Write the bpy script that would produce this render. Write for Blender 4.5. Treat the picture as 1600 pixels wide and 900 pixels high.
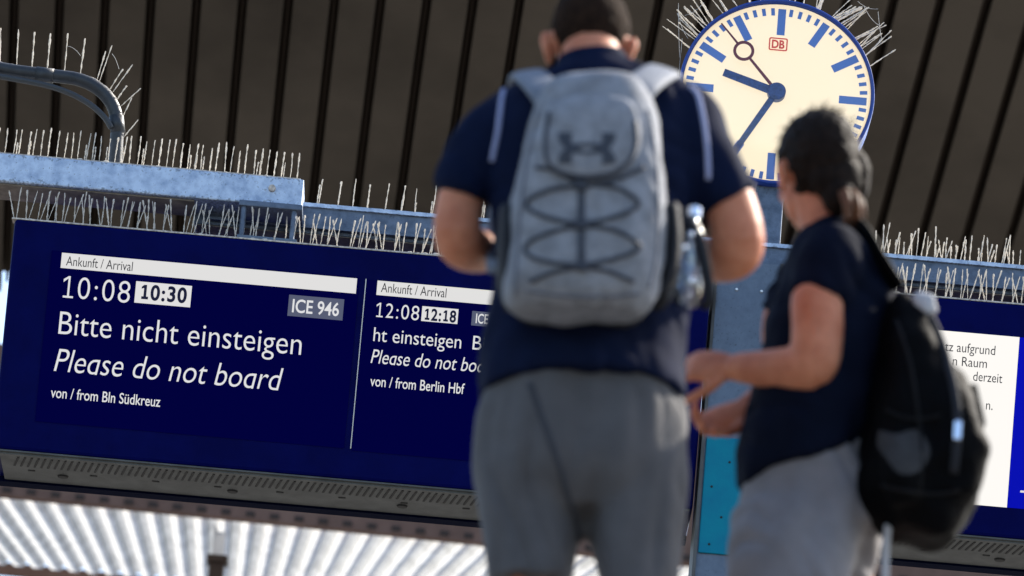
import bpy, bmesh, math, random
from mathutils import Vector, Matrix, noise
from mathutils.bvhtree import BVHTree

random.seed(7)
for o in list(bpy.data.objects):
    bpy.data.objects.remove(o)
SC = bpy.context.scene
COL = SC.collection
R = math.radians
V = Vector

# ------------------------------------------------------------------ camera, sky, sun, exposure
FPX = 8900.0                      # focal length in pixels of a 1600 px wide picture (200 mm lens)
PITCH, ROLL = R(18.0), R(5.0)
CAM = V((0, 0, 1.6))
_f = V((0, math.cos(PITCH), math.sin(PITCH)))
_r0 = V((1, 0, 0))
_u0 = V((0, -math.sin(PITCH), math.cos(PITCH)))
RT = _r0 * math.cos(ROLL) + _u0 * math.sin(ROLL)
UP = _u0 * math.cos(ROLL) - _r0 * math.sin(ROLL)
cd = bpy.data.cameras.new('camera')
cam = bpy.data.objects.new('camera', cd)
COL.objects.link(cam)
m = Matrix((RT, UP, -_f)).transposed().to_4x4()
m.translation = CAM
cam.matrix_world = m
cd.sensor_width = 36.0
cd.lens = FPX * 36.0 / 1600.0
cd.clip_start, cd.clip_end = 0.1, 2000
cd.dof.use_dof = True
cd.dof.focus_distance = 22.1
cd.dof.aperture_fstop = 6.2
cd.dof.aperture_blades = 0
SC.camera = cam

SUN_EL, SUN_AZ = R(38), R(52)     # ahead of the camera and to its right
w = bpy.data.worlds.new('World')
SC.world = w
w.use_nodes = True
nt = w.node_tree
bg = nt.nodes['Background']
sky = nt.nodes.new('ShaderNodeTexSky')
sky.sky_type = 'NISHITA'
sky.sun_disc = False
sky.sun_elevation = SUN_EL
sky.sun_rotation = SUN_AZ
sky.air_density, sky.dust_density = 1.0, 1.6
nt.links.new(sky.outputs[0], bg.inputs[0])
bg.inputs[1].default_value = 0.15
sd = bpy.data.lights.new('sun', 'SUN')
sd.energy = 5.0
sd.angle = R(0.6)
sd.color = (1.0, 0.93, 0.82)
sun = bpy.data.objects.new('sun', sd)
COL.objects.link(sun)
sdir = V((math.sin(SUN_AZ) * math.cos(SUN_EL), math.cos(SUN_AZ) * math.cos(SUN_EL), math.sin(SUN_EL)))
sun.rotation_euler = sdir.to_track_quat('Z', 'Y').to_euler()
sun.location = sdir * 60
SC.view_settings.view_transform = 'Standard'
SC.view_settings.look = 'None'
SC.view_settings.exposure = 1.1
SC.view_settings.gamma = 1.0
SC.cycles.use_denoising = True
SC.cycles.max_bounces = 8
SC.render.film_transparent = False


def ray(px, py):
    return (_f + RT * ((px - 800) / FPX) - UP * ((py - 450) / FPX)).normalized()


def at(px, py, Y):
    d = ray(px, py)
    return CAM + d * (Y / d.y)


# ------------------------------------------------------------------ materials
def mat(name, col, rough=0.6, metal=0.0, spec=0.5, var=0.0, scale=20.0, col2=None, bump=0.0, bscale=80.0,
        emit=None, estr=0.0, detail=4.0, lo=0.35, hi=0.65, sheen=0.0):
    M = bpy.data.materials.new(name)
    M.use_nodes = True
    n, L = M.node_tree.nodes, M.node_tree.links
    b = n['Principled BSDF']
    b.inputs['Base Color'].default_value = (*col, 1)
    b.inputs['Roughness'].default_value = rough
    b.inputs['Metallic'].default_value = metal
    b.inputs['Specular IOR Level'].default_value = spec
    if sheen:
        b.inputs['Sheen Weight'].default_value = sheen
        b.inputs['Sheen Roughness'].default_value = 0.5
    tc = n.new('ShaderNodeTexCoord')
    if col2 is not None or var:
        nz = n.new('ShaderNodeTexNoise')
        nz.inputs['Scale'].default_value = scale
        nz.inputs['Detail'].default_value = detail
        nz.inputs['Roughness'].default_value = 0.65
        L.new(tc.outputs['Object'], nz.inputs['Vector'])
        rp = n.new('ShaderNodeValToRGB')
        rp.color_ramp.elements[0].position, rp.color_ramp.elements[1].position = lo, hi
        c2 = col2 if col2 is not None else tuple(c * (1 - var) for c in col)
        rp.color_ramp.elements[0].color = (*c2, 1)
        rp.color_ramp.elements[1].color = (*col, 1)
        L.new(nz.outputs['Fac'], rp.inputs[0])
        L.new(rp.outputs[0], b.inputs['Base Color'])
    if bump:
        nb = n.new('ShaderNodeTexNoise')
        nb.inputs['Scale'].default_value = bscale
        nb.inputs['Detail'].default_value = 5
        L.new(tc.outputs['Object'], nb.inputs['Vector'])
        bp_ = n.new('ShaderNodeBump')
        bp_.inputs['Strength'].default_value = bump
        bp_.inputs['Distance'].default_value = 0.01
        L.new(nb.outputs['Fac'], bp_.inputs['Height'])
        L.new(bp_.outputs[0], b.inputs['Normal'])
    if emit is not None:
        b.inputs['Emission Color'].default_value = (*emit, 1)
        b.inputs['Emission Strength'].default_value = estr * 0.565
    return M


def galvanised(name, base, dark, rough=0.45, metal=0.55, edge=0.0):
    """zinc-coated steel: spangle, dirt specks, faint runs"""
    M = mat(name, base, rough, metal, 0.5, col2=dark, scale=24, detail=12, lo=0.30, hi=0.60, bump=0.12, bscale=120)
    n, L = M.node_tree.nodes, M.node_tree.links
    b = n['Principled BSDF']
    prev = b.inputs['Base Color'].links[0].from_socket
    tc = [q for q in n if q.type == 'TEX_COORD'][0]
    vo = n.new('ShaderNodeTexNoise')
    vo.inputs['Scale'].default_value = 95
    vo.inputs['Detail'].default_value = 6
    L.new(tc.outputs['Object'], vo.inputs['Vector'])
    rp = n.new('ShaderNodeValToRGB')
    rp.color_ramp.elements[0].position, rp.color_ramp.elements[1].position = 0.62, 0.72
    rp.color_ramp.elements[0].color = (0, 0, 0, 1)
    rp.color_ramp.elements[1].color = (0.55, 0.55, 0.55, 1)
    L.new(vo.outputs['Fac'], rp.inputs[0])
    mx = n.new('ShaderNodeMixRGB')
    mx.inputs[2].default_value = (0.035, 0.04, 0.05, 1)
    # grime gathers along the two long edges of a beam
    sp = n.new('ShaderNodeSeparateXYZ')
    L.new(tc.outputs['Generated'], sp.inputs[0])
    e1 = n.new('ShaderNodeMath'); e1.operation = 'SUBTRACT'; e1.inputs[1].default_value = 0.5
    e2 = n.new('ShaderNodeMath'); e2.operation = 'ABSOLUTE'
    e3 = n.new('ShaderNodeMapRange')
    e3.inputs[1].default_value, e3.inputs[2].default_value = 0.30, 0.5
    e3.inputs[3].default_value, e3.inputs[4].default_value = 0.0, edge
    e4 = n.new('ShaderNodeMath'); e4.operation = 'ADD'
    L.new(sp.outputs[2], e1.inputs[0])
    L.new(e1.outputs[0], e2.inputs[0])
    L.new(e2.outputs[0], e3.inputs[0])
    L.new(vo.outputs['Fac'], e4.inputs[0])
    L.new(e3.outputs[0], e4.inputs[1])
    L.new(e4.outputs[0], rp.inputs[0])
    L.new(rp.outputs[0], mx.inputs[0])
    L.new(prev, mx.inputs[1])
    L.new(mx.outputs[0], b.inputs['Base Color'])
    return M


M_NAVY = mat('navy_enamel', (0.0008, 0.0028, 0.070), 0.4, 0, 0.03, col2=(0.0005, 0.002, 0.054), scale=6, bump=0.02, bscale=40)
M_SHELL = mat('navy_shell', (0.001, 0.003, 0.018), 0.7, 0, 0.02)
M_SCREEN = mat('screen_blue', (0.0002, 0.0002, 0.004), 0.5, 0, 0.0, emit=(0.0005, 0.0006, 0.046), estr=0.75)
M_SCREEN_R = mat('screen_bright_blue', (0.001, 0.001, 0.004), 0.4, 0, 0.05, emit=(0.0, 0.002, 0.36), estr=1)
M_PIX = mat('screen_white', (0.01, 0.01, 0.01), 0.4, 0, 0.2, emit=(0.76, 0.75, 0.74), estr=0.8)
M_PAGE = mat('screen_page', (0.01, 0.01, 0.01), 0.4, 0, 0.2, emit=(0.86, 0.83, 0.79), estr=0.95)
M_TEXT = mat('screen_text', (0.01, 0.01, 0.01), 0.4, 0, 0.2, emit=(0.78, 0.78, 0.79), estr=0.78)
M_PIXD = mat('screen_dark_ink', (0.004, 0.004, 0.02), 0.5, 0, 0.2, emit=(0.002, 0.003, 0.02), estr=0.6)
M_INK = mat('page_ink', (0.004, 0.004, 0.004), 0.5, 0, 0.2, emit=(0.03, 0.03, 0.035), estr=1)
M_TAG = mat('screen_grey', (0.01, 0.01, 0.01), 0.4, 0, 0.2, emit=(0.075, 0.085, 0.14), estr=0.9)
M_VENT = mat('vent_grey', (0.105, 0.11, 0.11), 0.55, 0.1, 0.2, var=0.35, scale=9)
M_BLACK = mat('black_gap', (0.006, 0.006, 0.007), 0.7)
M_SILVER = mat('silver_trim', (0.62, 0.63, 0.65), 0.35, 0.7)
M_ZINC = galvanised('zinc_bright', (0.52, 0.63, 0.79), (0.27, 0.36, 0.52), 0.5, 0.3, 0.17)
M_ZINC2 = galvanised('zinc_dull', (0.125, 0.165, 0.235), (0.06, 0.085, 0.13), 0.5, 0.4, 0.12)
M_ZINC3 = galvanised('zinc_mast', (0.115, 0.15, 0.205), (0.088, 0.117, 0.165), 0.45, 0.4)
M_PIPE = galvanised('pipe_grey', (0.026, 0.03, 0.036), (0.013, 0.016, 0.02), 0.5, 0.05)
M_RUB = mat('cable_rubber', (0.03, 0.035, 0.04), 0.5, bump=0.3, bscale=60)
M_TEAL = mat('teal_paint', (0.002, 0.20, 0.29), 0.5, 0, 0.12, col2=(0.003, 0.165, 0.27), scale=10, bump=0.05)
M_SPIKE = None
M_DUST = mat('dusty_strip', (0.72, 0.66, 0.58), 0.9, 0, 0.2, col2=(0.30, 0.27, 0.25), scale=60, bump=0.5)
M_WEB = mat('web', (0.6, 0.58, 0.55), 0.8)
M_RIM = mat('clock_rim_blue', (0.01, 0.05, 0.30), 0.28, 0, 0.5)
M_DIAL = mat('dial_lit', (0.3, 0.29, 0.27), 0.5, 0, 0.3, emit=(1.0, 0.83, 0.55), estr=0.80)
M_MARK = mat('dial_blue', (0.03, 0.09, 0.28), 0.5, 0, 0.3, emit=(0.045, 0.10, 0.30), estr=0.75)
M_HAND = mat('hand_blue', (0.02, 0.075, 0.34), 0.45, 0, 0.4, var=0.5, scale=60)
M_REDH = mat('hand_red', (0.17, 0.014, 0.03), 0.5, 0, 0.4)
M_DBRED = mat('logo_red', (0.55, 0.03, 0.02), 0.5, 0, 0.3, emit=(0.6, 0.08, 0.05), estr=0.35)
M_PLANK = mat('roof_plank', (0.102, 0.086, 0.070), 0.8, 0, 0.1, var=0.45, scale=0.35, detail=6)  # broad tone variation puts uneven light into the board colour
M_DECK = mat('roof_deck', (0.055, 0.042, 0.034), 0.9, 0, 0.1)
M_SOFFIT = mat('dirty_soffit', (0.30, 0.265, 0.225), 0.9, 0, 0.1, var=0.5, scale=8, bump=0.2)
M_BROWN = mat('brown_beam', (0.20, 0.125, 0.10), 0.8, 0, 0.1, var=0.3, scale=2)
M_RUST = mat('dark_post', (0.035, 0.02, 0.014), 0.7)
M_PLAT = mat('platform_stone', (0.17, 0.165, 0.155), 0.9, 0, 0.2, var=0.3, scale=3, bump=0.2)
M_GROUND = mat('ground_ballast', (0.13, 0.125, 0.12), 0.95, var=0.4, scale=4)
M_SKIN = mat('skin', (0.60, 0.255, 0.15), 0.55, 0, 0.2, col2=(0.44, 0.155, 0.085), scale=14)
M_SKIN.node_tree.nodes['Principled BSDF'].inputs['Subsurface Weight'].default_value = 0.35
M_SKIN.node_tree.nodes['Principled BSDF'].inputs['Subsurface Scale'].default_value = 0.014
M_SKIN.node_tree.nodes['Principled BSDF'].inputs['Subsurface Radius'].default_value = (1.0, 0.32, 0.18)
M_HAIR = mat('hair_brown', (0.030, 0.017, 0.011), 0.8, 0, 0.03, col2=(0.013, 0.008, 0.006), scale=60, bump=0.6, bscale=160)
M_HAIR2 = mat('hair_dark', (0.016, 0.0095, 0.0065), 0.6, 0, 0.08, col2=(0.006, 0.004, 0.003), scale=60, bump=0.6, bscale=140)
M_HAIR3 = mat('hair_sunlit', (0.16, 0.06, 0.02), 0.5, 0, 0.4, var=0.4, scale=60)  # brownish tail, its sunlit orange put into the colour
M_SHIRT = mat('navy_jersey', (0.0050, 0.0095, 0.032), 0.85, 0, 0.06, var=0.25, scale=14, bump=0.15, bscale=300)
M_SHIRT2 = mat('navy_cotton', (0.0042, 0.0068, 0.018), 0.85, 0, 0.05, var=0.25, scale=14, bump=0.15, bscale=300)
M_PIPING = mat('sleeve_piping', (0.30, 0.33, 0.52), 0.8)
M_SHORT = mat('grey_shorts', (0.088, 0.086, 0.092), 0.85, 0, 0.2, var=0.18, scale=12, bump=0.25, bscale=260, sheen=0.1)
M_SHORT2 = mat('light_grey_shorts', (0.215, 0.205, 0.22), 0.85, 0, 0.2, var=0.2, scale=10, bump=0.3, bscale=200, sheen=0.1)
M_PACK = mat('pack_grey', (0.265, 0.28, 0.315), 0.8, 0, 0.15, var=0.35, scale=24, bump=0.2, bscale=220)
M_PACKS = mat('pack_seam', (0.10, 0.11, 0.14), 0.8)
M_PACKL = mat('pack_strap', (0.16, 0.18, 0.22), 0.75, 0, 0.3, var=0.15, scale=18, bump=0.2, bscale=220)
M_PACKD = mat('pack_mesh', (0.012, 0.014, 0.02), 0.8, 0, 0.3, bump=0.2)
M_CORD = mat('cord_black', (0.022, 0.027, 0.042), 0.6)
M_PACK2 = mat('pack_black', (0.0014, 0.0016, 0.0024), 0.7, 0, 0.06, var=0.3, scale=9, bump=0.4, bscale=60)
M_ZIP = mat('zip_dark', (0.004, 0.004, 0.005), 0.6, 0, 0.15)
M_PATCH = mat('pack_patch', (0.045, 0.045, 0.048), 0.8, 0, 0.2, var=0.3, scale=20)
M_CHROME = mat('buckle_metal', (0.6, 0.66, 0.78), 0.18, 1.0)
M_WHITEF = mat('white_fabric', (0.42, 0.42, 0.44), 0.9)
M_SHOE = mat('shoe', (0.05, 0.05, 0.055), 0.7)
M_EYE = mat('eye_white', (0.7, 0.68, 0.65), 0.3)


def glassy(name, tint=(1, 1, 1), refl=0.12, rough=0.05, fres=1.45):
    M = bpy.data.materials.new(name)
    M.use_nodes = True
    n, L = M.node_tree.nodes, M.node_tree.links
    n.remove(n['Principled BSDF'])
    out = n['Material Output']
    tr = n.new('ShaderNodeBsdfTransparent')
    tr.inputs[0].default_value = (*tint, 1)
    gl = n.new('ShaderNodeBsdfGlossy')
    gl.inputs['Roughness'].default_value = rough
    fr = n.new('ShaderNodeFresnel')
    fr.inputs[0].default_value = fres
    mx = n.new('ShaderNodeMixShader')
    ad = n.new('ShaderNodeMath')
    ad.operation = 'ADD'
    ad.inputs[1].default_value = refl
    L.new(fr.outputs[0], ad.inputs[0])
    L.new(ad.outputs[0], mx.inputs[0])
    L.new(tr.outputs[0], mx.inputs[1])
    L.new(gl.outputs[0], mx.inputs[2])
    L.new(mx.outputs[0], out.inputs[0])
    return M


M_GLASS = glassy('clock_glass', (0.985, 0.99, 1), 0.03, 0.15)
M_BOTTLE = glassy('bottle_plastic', (0.75, 0.82, 0.92), 0.18, 0.12)


def translucent(name, col, t=0.7):
    M = bpy.data.materials.new(name)
    M.use_nodes = True
    n, L = M.node_tree.nodes, M.node_tree.links
    n.remove(n['Principled BSDF'])
    a = n.new('ShaderNodeBsdfTranslucent')
    d = n.new('ShaderNodeBsdfDiffuse')
    tc = n.new('ShaderNodeTexCoord')
    nz = n.new('ShaderNodeTexNoise')
    nz.inputs['Scale'].default_value = 0.7
    nz.inputs['Detail'].default_value = 6
    L.new(tc.outputs['Object'], nz.inputs['Vector'])
    rp = n.new('ShaderNodeValToRGB')
    rp.color_ramp.elements[0].position, rp.color_ramp.elements[1].position = 0.3, 0.6
    rp.color_ramp.elements[0].color = (*[c * 0.75 for c in col], 1)
    rp.color_ramp.elements[1].color = (*col, 1)
    L.new(nz.outputs['Fac'], rp.inputs[0])
    mx = n.new('ShaderNodeMixShader')
    mx.inputs[0].default_value = t
    for q in (a, d):
        L.new(rp.outputs[0], q.inputs['Color'])
    L.new(d.outputs[0], mx.inputs[1])
    L.new(a.outputs[0], mx.inputs[2])
    L.new(mx.outputs[0], n['Material Output'].inputs[0])
    return M


M_SPIKE = translucent('dusty_wire', (0.84, 0.80, 0.73), 0.45)
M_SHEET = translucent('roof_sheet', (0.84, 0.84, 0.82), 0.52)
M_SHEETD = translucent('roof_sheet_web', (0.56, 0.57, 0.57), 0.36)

# ------------------------------------------------------------------ object helpers
ORG = {}


def tag(o, label=None, cat=None, group=None, kind=None):
    if label: o['label'] = label
    if cat: o['category'] = cat
    if group: o['group'] = group
    if kind: o['kind'] = kind
    return o


def thing(name, label, cat, loc, group=None):
    o = bpy.data.objects.new(name, None)
    o.empty_display_size = 0.1
    COL.objects.link(o)
    o.location = loc
    ORG[o] = V(loc)
    return tag(o, label, cat, group)


def link_mesh(name, me, parent=None):
    o = bpy.data.objects.new(name, me)
    COL.objects.link(o)
    if parent is not None:
        o.parent = parent
        ORG[o] = ORG[parent]
    return o


def obj(name, bm, mats, parent=None, smooth=False, origin=None):
    org = ORG[parent] if parent is not None else (V(origin) if origin is not None else V((0, 0, 0)))
    bmesh.ops.translate(bm, vec=-org, verts=bm.verts)
    bmesh.ops.recalc_face_normals(bm, faces=bm.faces)
    me = bpy.data.meshes.new(name)
    bm.to_mesh(me)
    bm.free()
    if not isinstance(mats, (list, tuple)): mats = [mats]
    for q in mats: me.materials.append(q)
    if smooth:
        me.polygons.foreach_set('use_smooth', [True] * len(me.polygons))
    o = link_mesh(name, me, parent)
    if parent is None:
        o.location = org
        ORG[o] = org
    return o


def hexa(bm, c, mi=0):
    """c: eight corners, bottom four then top four"""
    vs = [bm.verts.new(p) for p in c]
    for f in ((0, 1, 2, 3), (4, 5, 6, 7), (0, 1, 5, 4), (1, 2, 6, 5), (2, 3, 7, 6), (3, 0, 4, 7)):
        fc = bm.faces.new([vs[i] for i in f])
        fc.material_index = mi
    return vs


def box(bm, x0, x1, y0, y1, z0, z1, mi=0):
    return hexa(bm, [(x0, y0, z0), (x1, y0, z0), (x1, y1, z0), (x0, y1, z0),
                     (x0, y0, z1), (x1, y0, z1), (x1, y1, z1), (x0, y1, z1)], mi)


def obox(bm, c, ex, ey, ez, mi=0):
    c, ex, ey, ez = V(c), V(ex), V(ey), V(ez)
    return hexa(bm, [c - ex - ey - ez, c + ex - ey - ez, c + ex + ey - ez, c - ex + ey - ez,
                     c - ex - ey + ez, c + ex - ey + ez, c + ex + ey + ez, c - ex + ey + ez], mi)


def bevel(bm, w, seg=2):
    bmesh.ops.bevel(bm, geom=list(bm.edges), offset=w, segments=seg, affect='EDGES', profile=0.5, clamp_overlap=True)


def ring_loft(bm, rings, cap=True, mi=0):
    n = len(rings[0])
    vr = [[bm.verts.new(p) for p in r] for r in rings]
    for a, b in zip(vr, vr[1:]):
        for i in range(n):
            f = bm.faces.new((a[i], a[(i + 1) % n], b[(i + 1) % n], b[i]))
            f.material_index = mi
    if cap:
        bm.faces.new(list(reversed(vr[0]))).material_index = mi
        bm.faces.new(vr[-1]).material_index = mi
    return vr


def ell(c, ax, ay, n=28, p=2.0):
    out = []
    for i in range(n):
        t = 2 * math.pi * i / n
        cx, sx = math.cos(t), math.sin(t)
        k = (abs(cx) ** p + abs(sx) ** p) ** (-1.0 / p)
        out.append(c + ax * (cx * k) + ay * (sx * k))
    return out


def spline(pts, n):
    """Catmull-Rom through pts (each a Vector of any size)"""
    out = []
    P = [pts[0]] + list(pts) + [pts[-1]]
    for i in range(1, len(P) - 2):
        for k in range(n):
            t = k / n
            a, b, c, d = P[i - 1], P[i], P[i + 1], P[i + 2]
            out.append(0.5 * (2 * b + (c - a) * t + (2 * a - 5 * b + 4 * c - d) * t * t + (3 * b - a - 3 * c + d) * t ** 3))
    out.append(pts[-1])
    return out


def tube(bm, pts, radii, n=12, cap=True, mi=0, flat=1.0, fdir=None):
    rings = []
    prev = None
    for i, p in enumerate(pts):
        d = (pts[min(i + 1, len(pts) - 1)] - pts[max(i - 1, 0)])
        d = d.normalized() if d.length > 1e-9 else V((0, 0, 1))
        if fdir is not None:
            a = fdir - d * fdir.dot(d)
        elif prev is None:
            a = V((0, -1, 0.01)) - d * V((0, -1, 0.01)).dot(d)
            if a.length < 0.1: a = V((1, 0, 0)) - d * d.x
        else:
            a = prev - d * prev.dot(d)
        a.normalize()
        prev = a
        b = d.cross(a)
        r = radii[i] if isinstance(radii, (list, tuple)) else radii
        rings.append(ell(p, a * (r * flat), b * r, n))
    ring_loft(bm, rings, cap, mi)


def stube(bm, pts, radii, seg=5, n=14, **kw):
    """smoothed tube through pts"""
    q = spline([V((*p, r)) if False else V((p[0], p[1], p[2], r)) for p, r in zip(pts, radii)], seg)
    tube(bm, [V(x[:3]) for x in q], [x[3] for x in q], n, **kw)


def ellipsoid(bm, M4, u=20, v=14):
    bmesh.ops.create_uvsphere(bm, u_segments=u, v_segments=v, radius=1.0, matrix=M4)


def remesh(bm, voxel, smooth=4, name='tmp'):
    bmesh.ops.recalc_face_normals(bm, faces=bm.faces)
    me = bpy.data.meshes.new(name)
    bm.to_mesh(me)
    bm.free()
    t = bpy.data.objects.new(name, me)
    COL.objects.link(t)
    r = t.modifiers.new('r', 'REMESH')
    r.mode = 'VOXEL'
    r.voxel_size = voxel
    if smooth:
        s = t.modifiers.new('s', 'SMOOTH')
        s.iterations = smooth
        s.factor = 0.5
    dg = bpy.context.evaluated_depsgraph_get()
    me2 = bpy.data.meshes.new_from_object(t.evaluated_get(dg))
    out = bmesh.new()
    out.from_mesh(me2)
    bpy.data.objects.remove(t)
    bpy.data.meshes.remove(me)
    bpy.data.meshes.remove(me2)
    return out


def crease(bm, amp, freq, stretch=V((1, 1, 0.35)), seed=0.0):
    """soft cloth folds: move vertices along their normals"""
    bm.normal_update()
    mv = []
    for v in bm.verts:
        p = V((v.co.x * stretch.x, v.co.y * stretch.y, v.co.z * stretch.z)) * freq + V((seed, seed * 2, -seed))
        q = noise.noise(p) + 0.5 * noise.noise(p * 2.1)
        mv.append(v.normal * (q * amp))
    for v, d in zip(bm.verts, mv): v.co += d


def wrinkle(bm, amp, wave, tilt, seed):
    """drawn-out ridges running obliquely over the cloth, fading in and out"""
    bm.normal_update()
    mv = []
    for v in bm.verts:
        p = v.co
        wob = noise.noise(p * 5 + V((seed, 0, seed))) * 2.2
        ph = (p.x * math.cos(tilt) + p.y * 0.5 + p.z * math.sin(tilt)) * 2 * math.pi / wave + wob * 2.4
        mask = max(0.0, noise.noise(p * 6 + V((0, seed * 3, 1.5))) + 0.25)
        mv.append(v.normal * (amp * mask * (abs(math.sin(ph)) ** 0.7 - 0.5) * 2))
    for v, d in zip(bm.verts, mv): v.co += d


def bvh_of(o):
    me = o.data
    off = ORG[o]
    return BVHTree.FromPolygons([v.co + off for v in me.vertices], [tuple(p.vertices) for p in me.polygons])


def hit(bvh, px, py, off=0.003):
    d = ray(px, py)
    p, n, i, t = bvh.ray_cast(CAM, d)
    if p is None: return None
    if n.dot(d) > 0: n = -n
    return p + n * off


def on_surface(bvh, pix, off, step=4):
    """pixels of the photograph laid onto a surface"""
    q = spline([V((a, b, 0)) for a, b in pix], step)
    pts = [hit(bvh, a.x, a.y, off) for a in q]
    return [p for p in pts if p is not None]


# ------------------------------------------------------------------ setting: ground, platform, stairs
ZF = at(830, 895, 10.4).z - 0.53            # level of the platform the people stand on
bm = bmesh.new()
bmesh.ops.create_grid(bm, x_segments=8, y_segments=8, size=600)
tag(obj('ground', bm, M_GROUND), kind='structure')
bm = bmesh.new()
box(bm, -16, 20, 9.75, 95, 0.004, ZF)
tag(obj('platform', bm, M_PLAT), kind='structure')
bm = bmesh.new()
NS = 19
for i in range(NS):
    h = ZF * (i + 1) / (NS + 1)
    y0 = 9.745 - 0.31 * (NS - i)
    box(bm, -2.6, 3.4, y0, y0 + 0.309, 0.004, h)
tag(obj('stairs', bm, M_PLAT), kind='structure')

# ------------------------------------------------------------------ main roof: dark boards with open joints, sloping down away from the camera
AZ = R(-2.6)
fw = V((math.sin(AZ), math.cos(AZ), 0))
sd_ = V((math.cos(AZ), -math.sin(AZ), 0))
c0 = at(800, 150, 46)
ts = math.tan(R(-14.5))
along = (fw + V((0, 0, ts))).normalized()
nrm = sd_.cross(along)
if nrm.z < 0: nrm = -nrm
root = thing('station_roof', 'dark brown station roof of long boards with black joints behind the clock', 'roof', c0)
bm = bmesh.new()
pitch = 70.0 * (c0 - CAM).length / FPX
wdt = pitch * 0.785
for i in range(-19, 20):
    c = c0 + sd_ * (i * pitch + 0.13)
    obox(bm, c - along * 1.9 + nrm * 0.04, sd_ * (wdt / 2), along * 5.9, nrm * 0.04)
obj('cladding', bm, M_PLANK, root)
bm = bmesh.new()
obox(bm, c0 - along * 1.9 + nrm * 0.32, sd_ * 7.4, along * 6.0, nrm * 0.03)
for i in range(-19, 21):
    c = c0 + sd_ * ((i - 0.5) * pitch + 0.13)
    obox(bm, c - along * 1.9 + nrm * 0.2, sd_ * 0.012, along * 5.9, nrm * 0.085)
obj('roof_deck', bm, M_DECK, root)

# ------------------------------------------------------------------ lower canopy of pale translucent sheets, beyond the boards
up = R(12.6)
al = (fw * math.cos(up) + V((0, 0, math.sin(up)))).normalized()
nd = sd_.cross(al)
if nd.z < 0: nd = -nd
cn = at(341, 808, 60.0)
croot = thing('platform_canopy', 'pale ribbed translucent canopy with brown edge beam below the left board', 'canopy', cn)
pit = 38.0 * (cn - CAM).length / FPX
DEP = 4.0
while True:
    q = cn + al * DEP - CAM
    if 450 - FPX * q.dot(UP) / q.dot(_f) > 915 or DEP > 40: break
    DEP += 0.2
bm = bmesh.new()
prof = []
for i in range(-14, 42):
    x = i * pit
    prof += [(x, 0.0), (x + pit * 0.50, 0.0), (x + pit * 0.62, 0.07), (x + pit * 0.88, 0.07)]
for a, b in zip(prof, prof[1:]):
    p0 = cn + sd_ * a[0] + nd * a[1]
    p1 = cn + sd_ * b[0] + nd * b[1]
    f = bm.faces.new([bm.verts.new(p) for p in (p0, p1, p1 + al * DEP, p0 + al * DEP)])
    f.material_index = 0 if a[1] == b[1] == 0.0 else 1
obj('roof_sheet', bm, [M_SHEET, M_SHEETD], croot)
bm = bmesh.new()
xa, xb = -14 * pit, 42 * pit
obox(bm, cn + sd_ * ((xa + xb) / 2) - al * 0.05 + V((0, 0, 0.84)), sd_ * ((xb - xa) / 2), fw * 0.06, V((0, 0, 0.86)))
bevel(bm, 0.01)
obj('edge_beam', bm, M_BROWN, croot)
for i in range(-14, 42):
    bm = bmesh.new()
    obox(bm, cn + sd_ * ((i + 0.3) * pit) - al * 0.05 - fw * 0.06 + V((0, 0, 0.05)), sd_ * 0.05, fw * 0.014, V((0, 0, 0.03)))
    obj('bolt', bm, M_RUST, croot)
bm = bmesh.new()
obox(bm, cn + sd_ * ((xa + xb) / 2) + al * (DEP + 0.1) - V((0, 0, 0.06)), sd_ * ((xb - xa) / 2), fw * 0.06, V((0, 0, 0.09)))
obj('rear_beam', bm, M_BROWN, croot)
pp = at(340, 872, 63.5)
bm = bmesh.new()
obox(bm, (pp.x, pp.y, (pp.z + ZF) / 2), (0.085, 0, 0), (0, 0.085, 0), (0, 0, (pp.z - ZF) / 2))
obox(bm, (pp.x, pp.y, pp.z - 0.03), (0.12, 0, 0), (0, 0.12, 0), (0, 0, 0.04))
obj('post', bm, M_RUST, croot)
bm = bmesh.new()
tp = pp + V((0, 0, 0.0))
obox(bm, tp + V((0, 0, 0.2)), (0.07, 0, 0), (0, 0.04, 0), (0, 0, 0.2))
obj('bracket', bm, M_SILVER, croot)

# ------------------------------------------------------------------ information boards
YB = 21.1
TILT = R(10)
BN = V((0, -math.cos(TILT), -math.sin(TILT)))       # the front faces lean down towards the platform
BP = at(560, 580, YB)
BU = V((1, 0, 0))
BV = BN.cross(BU)
if BV.z > 0: BV = -BV                               # down the face


def buv(px, py):
    d = ray(px, py)
    t = (BP - CAM).dot(BN) / d.dot(BN)
    q = CAM + d * t - BP
    return q.dot(BU), q.dot(BV)


def bpt(u, v, off=0.0):
    return BP + BU * u + BV * v + BN * off


def bquad(bm, u0, v0, u1, v1, off, th=0.002, mi=0):
    c = bpt((u0 + u1) / 2, (v0 + v1) / 2, off - th / 2)
    obox(bm, c, BU * (abs(u1 - u0) / 2), BV * (abs(v1 - v0) / 2), BN * (th / 2), mi)


_caps = {}


def font_mesh(s, bold=0.0, shear=0.0):
    cu = bpy.data.curves.new('txt', 'FONT')
    cu.body = s
    cu.size = 1.0
    cu.shear = shear
    cu.offset = bold
    cu.resolution_u = 5
    o = bpy.data.objects.new('txt', cu)
    COL.objects.link(o)
    dg = bpy.context.evaluated_depsgraph_get()
    me = bpy.data.meshes.new_from_object(o.evaluated_get(dg))
    bpy.data.objects.remove(o)
    bpy.data.curves.remove(cu)
    return me


def cap_h():
    if 'h' not in _caps:
        me = font_mesh('H')
        ys = [v.co.y for v in me.vertices]
        _caps['h'] = max(ys) - min(ys)
    return _caps['h']


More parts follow.
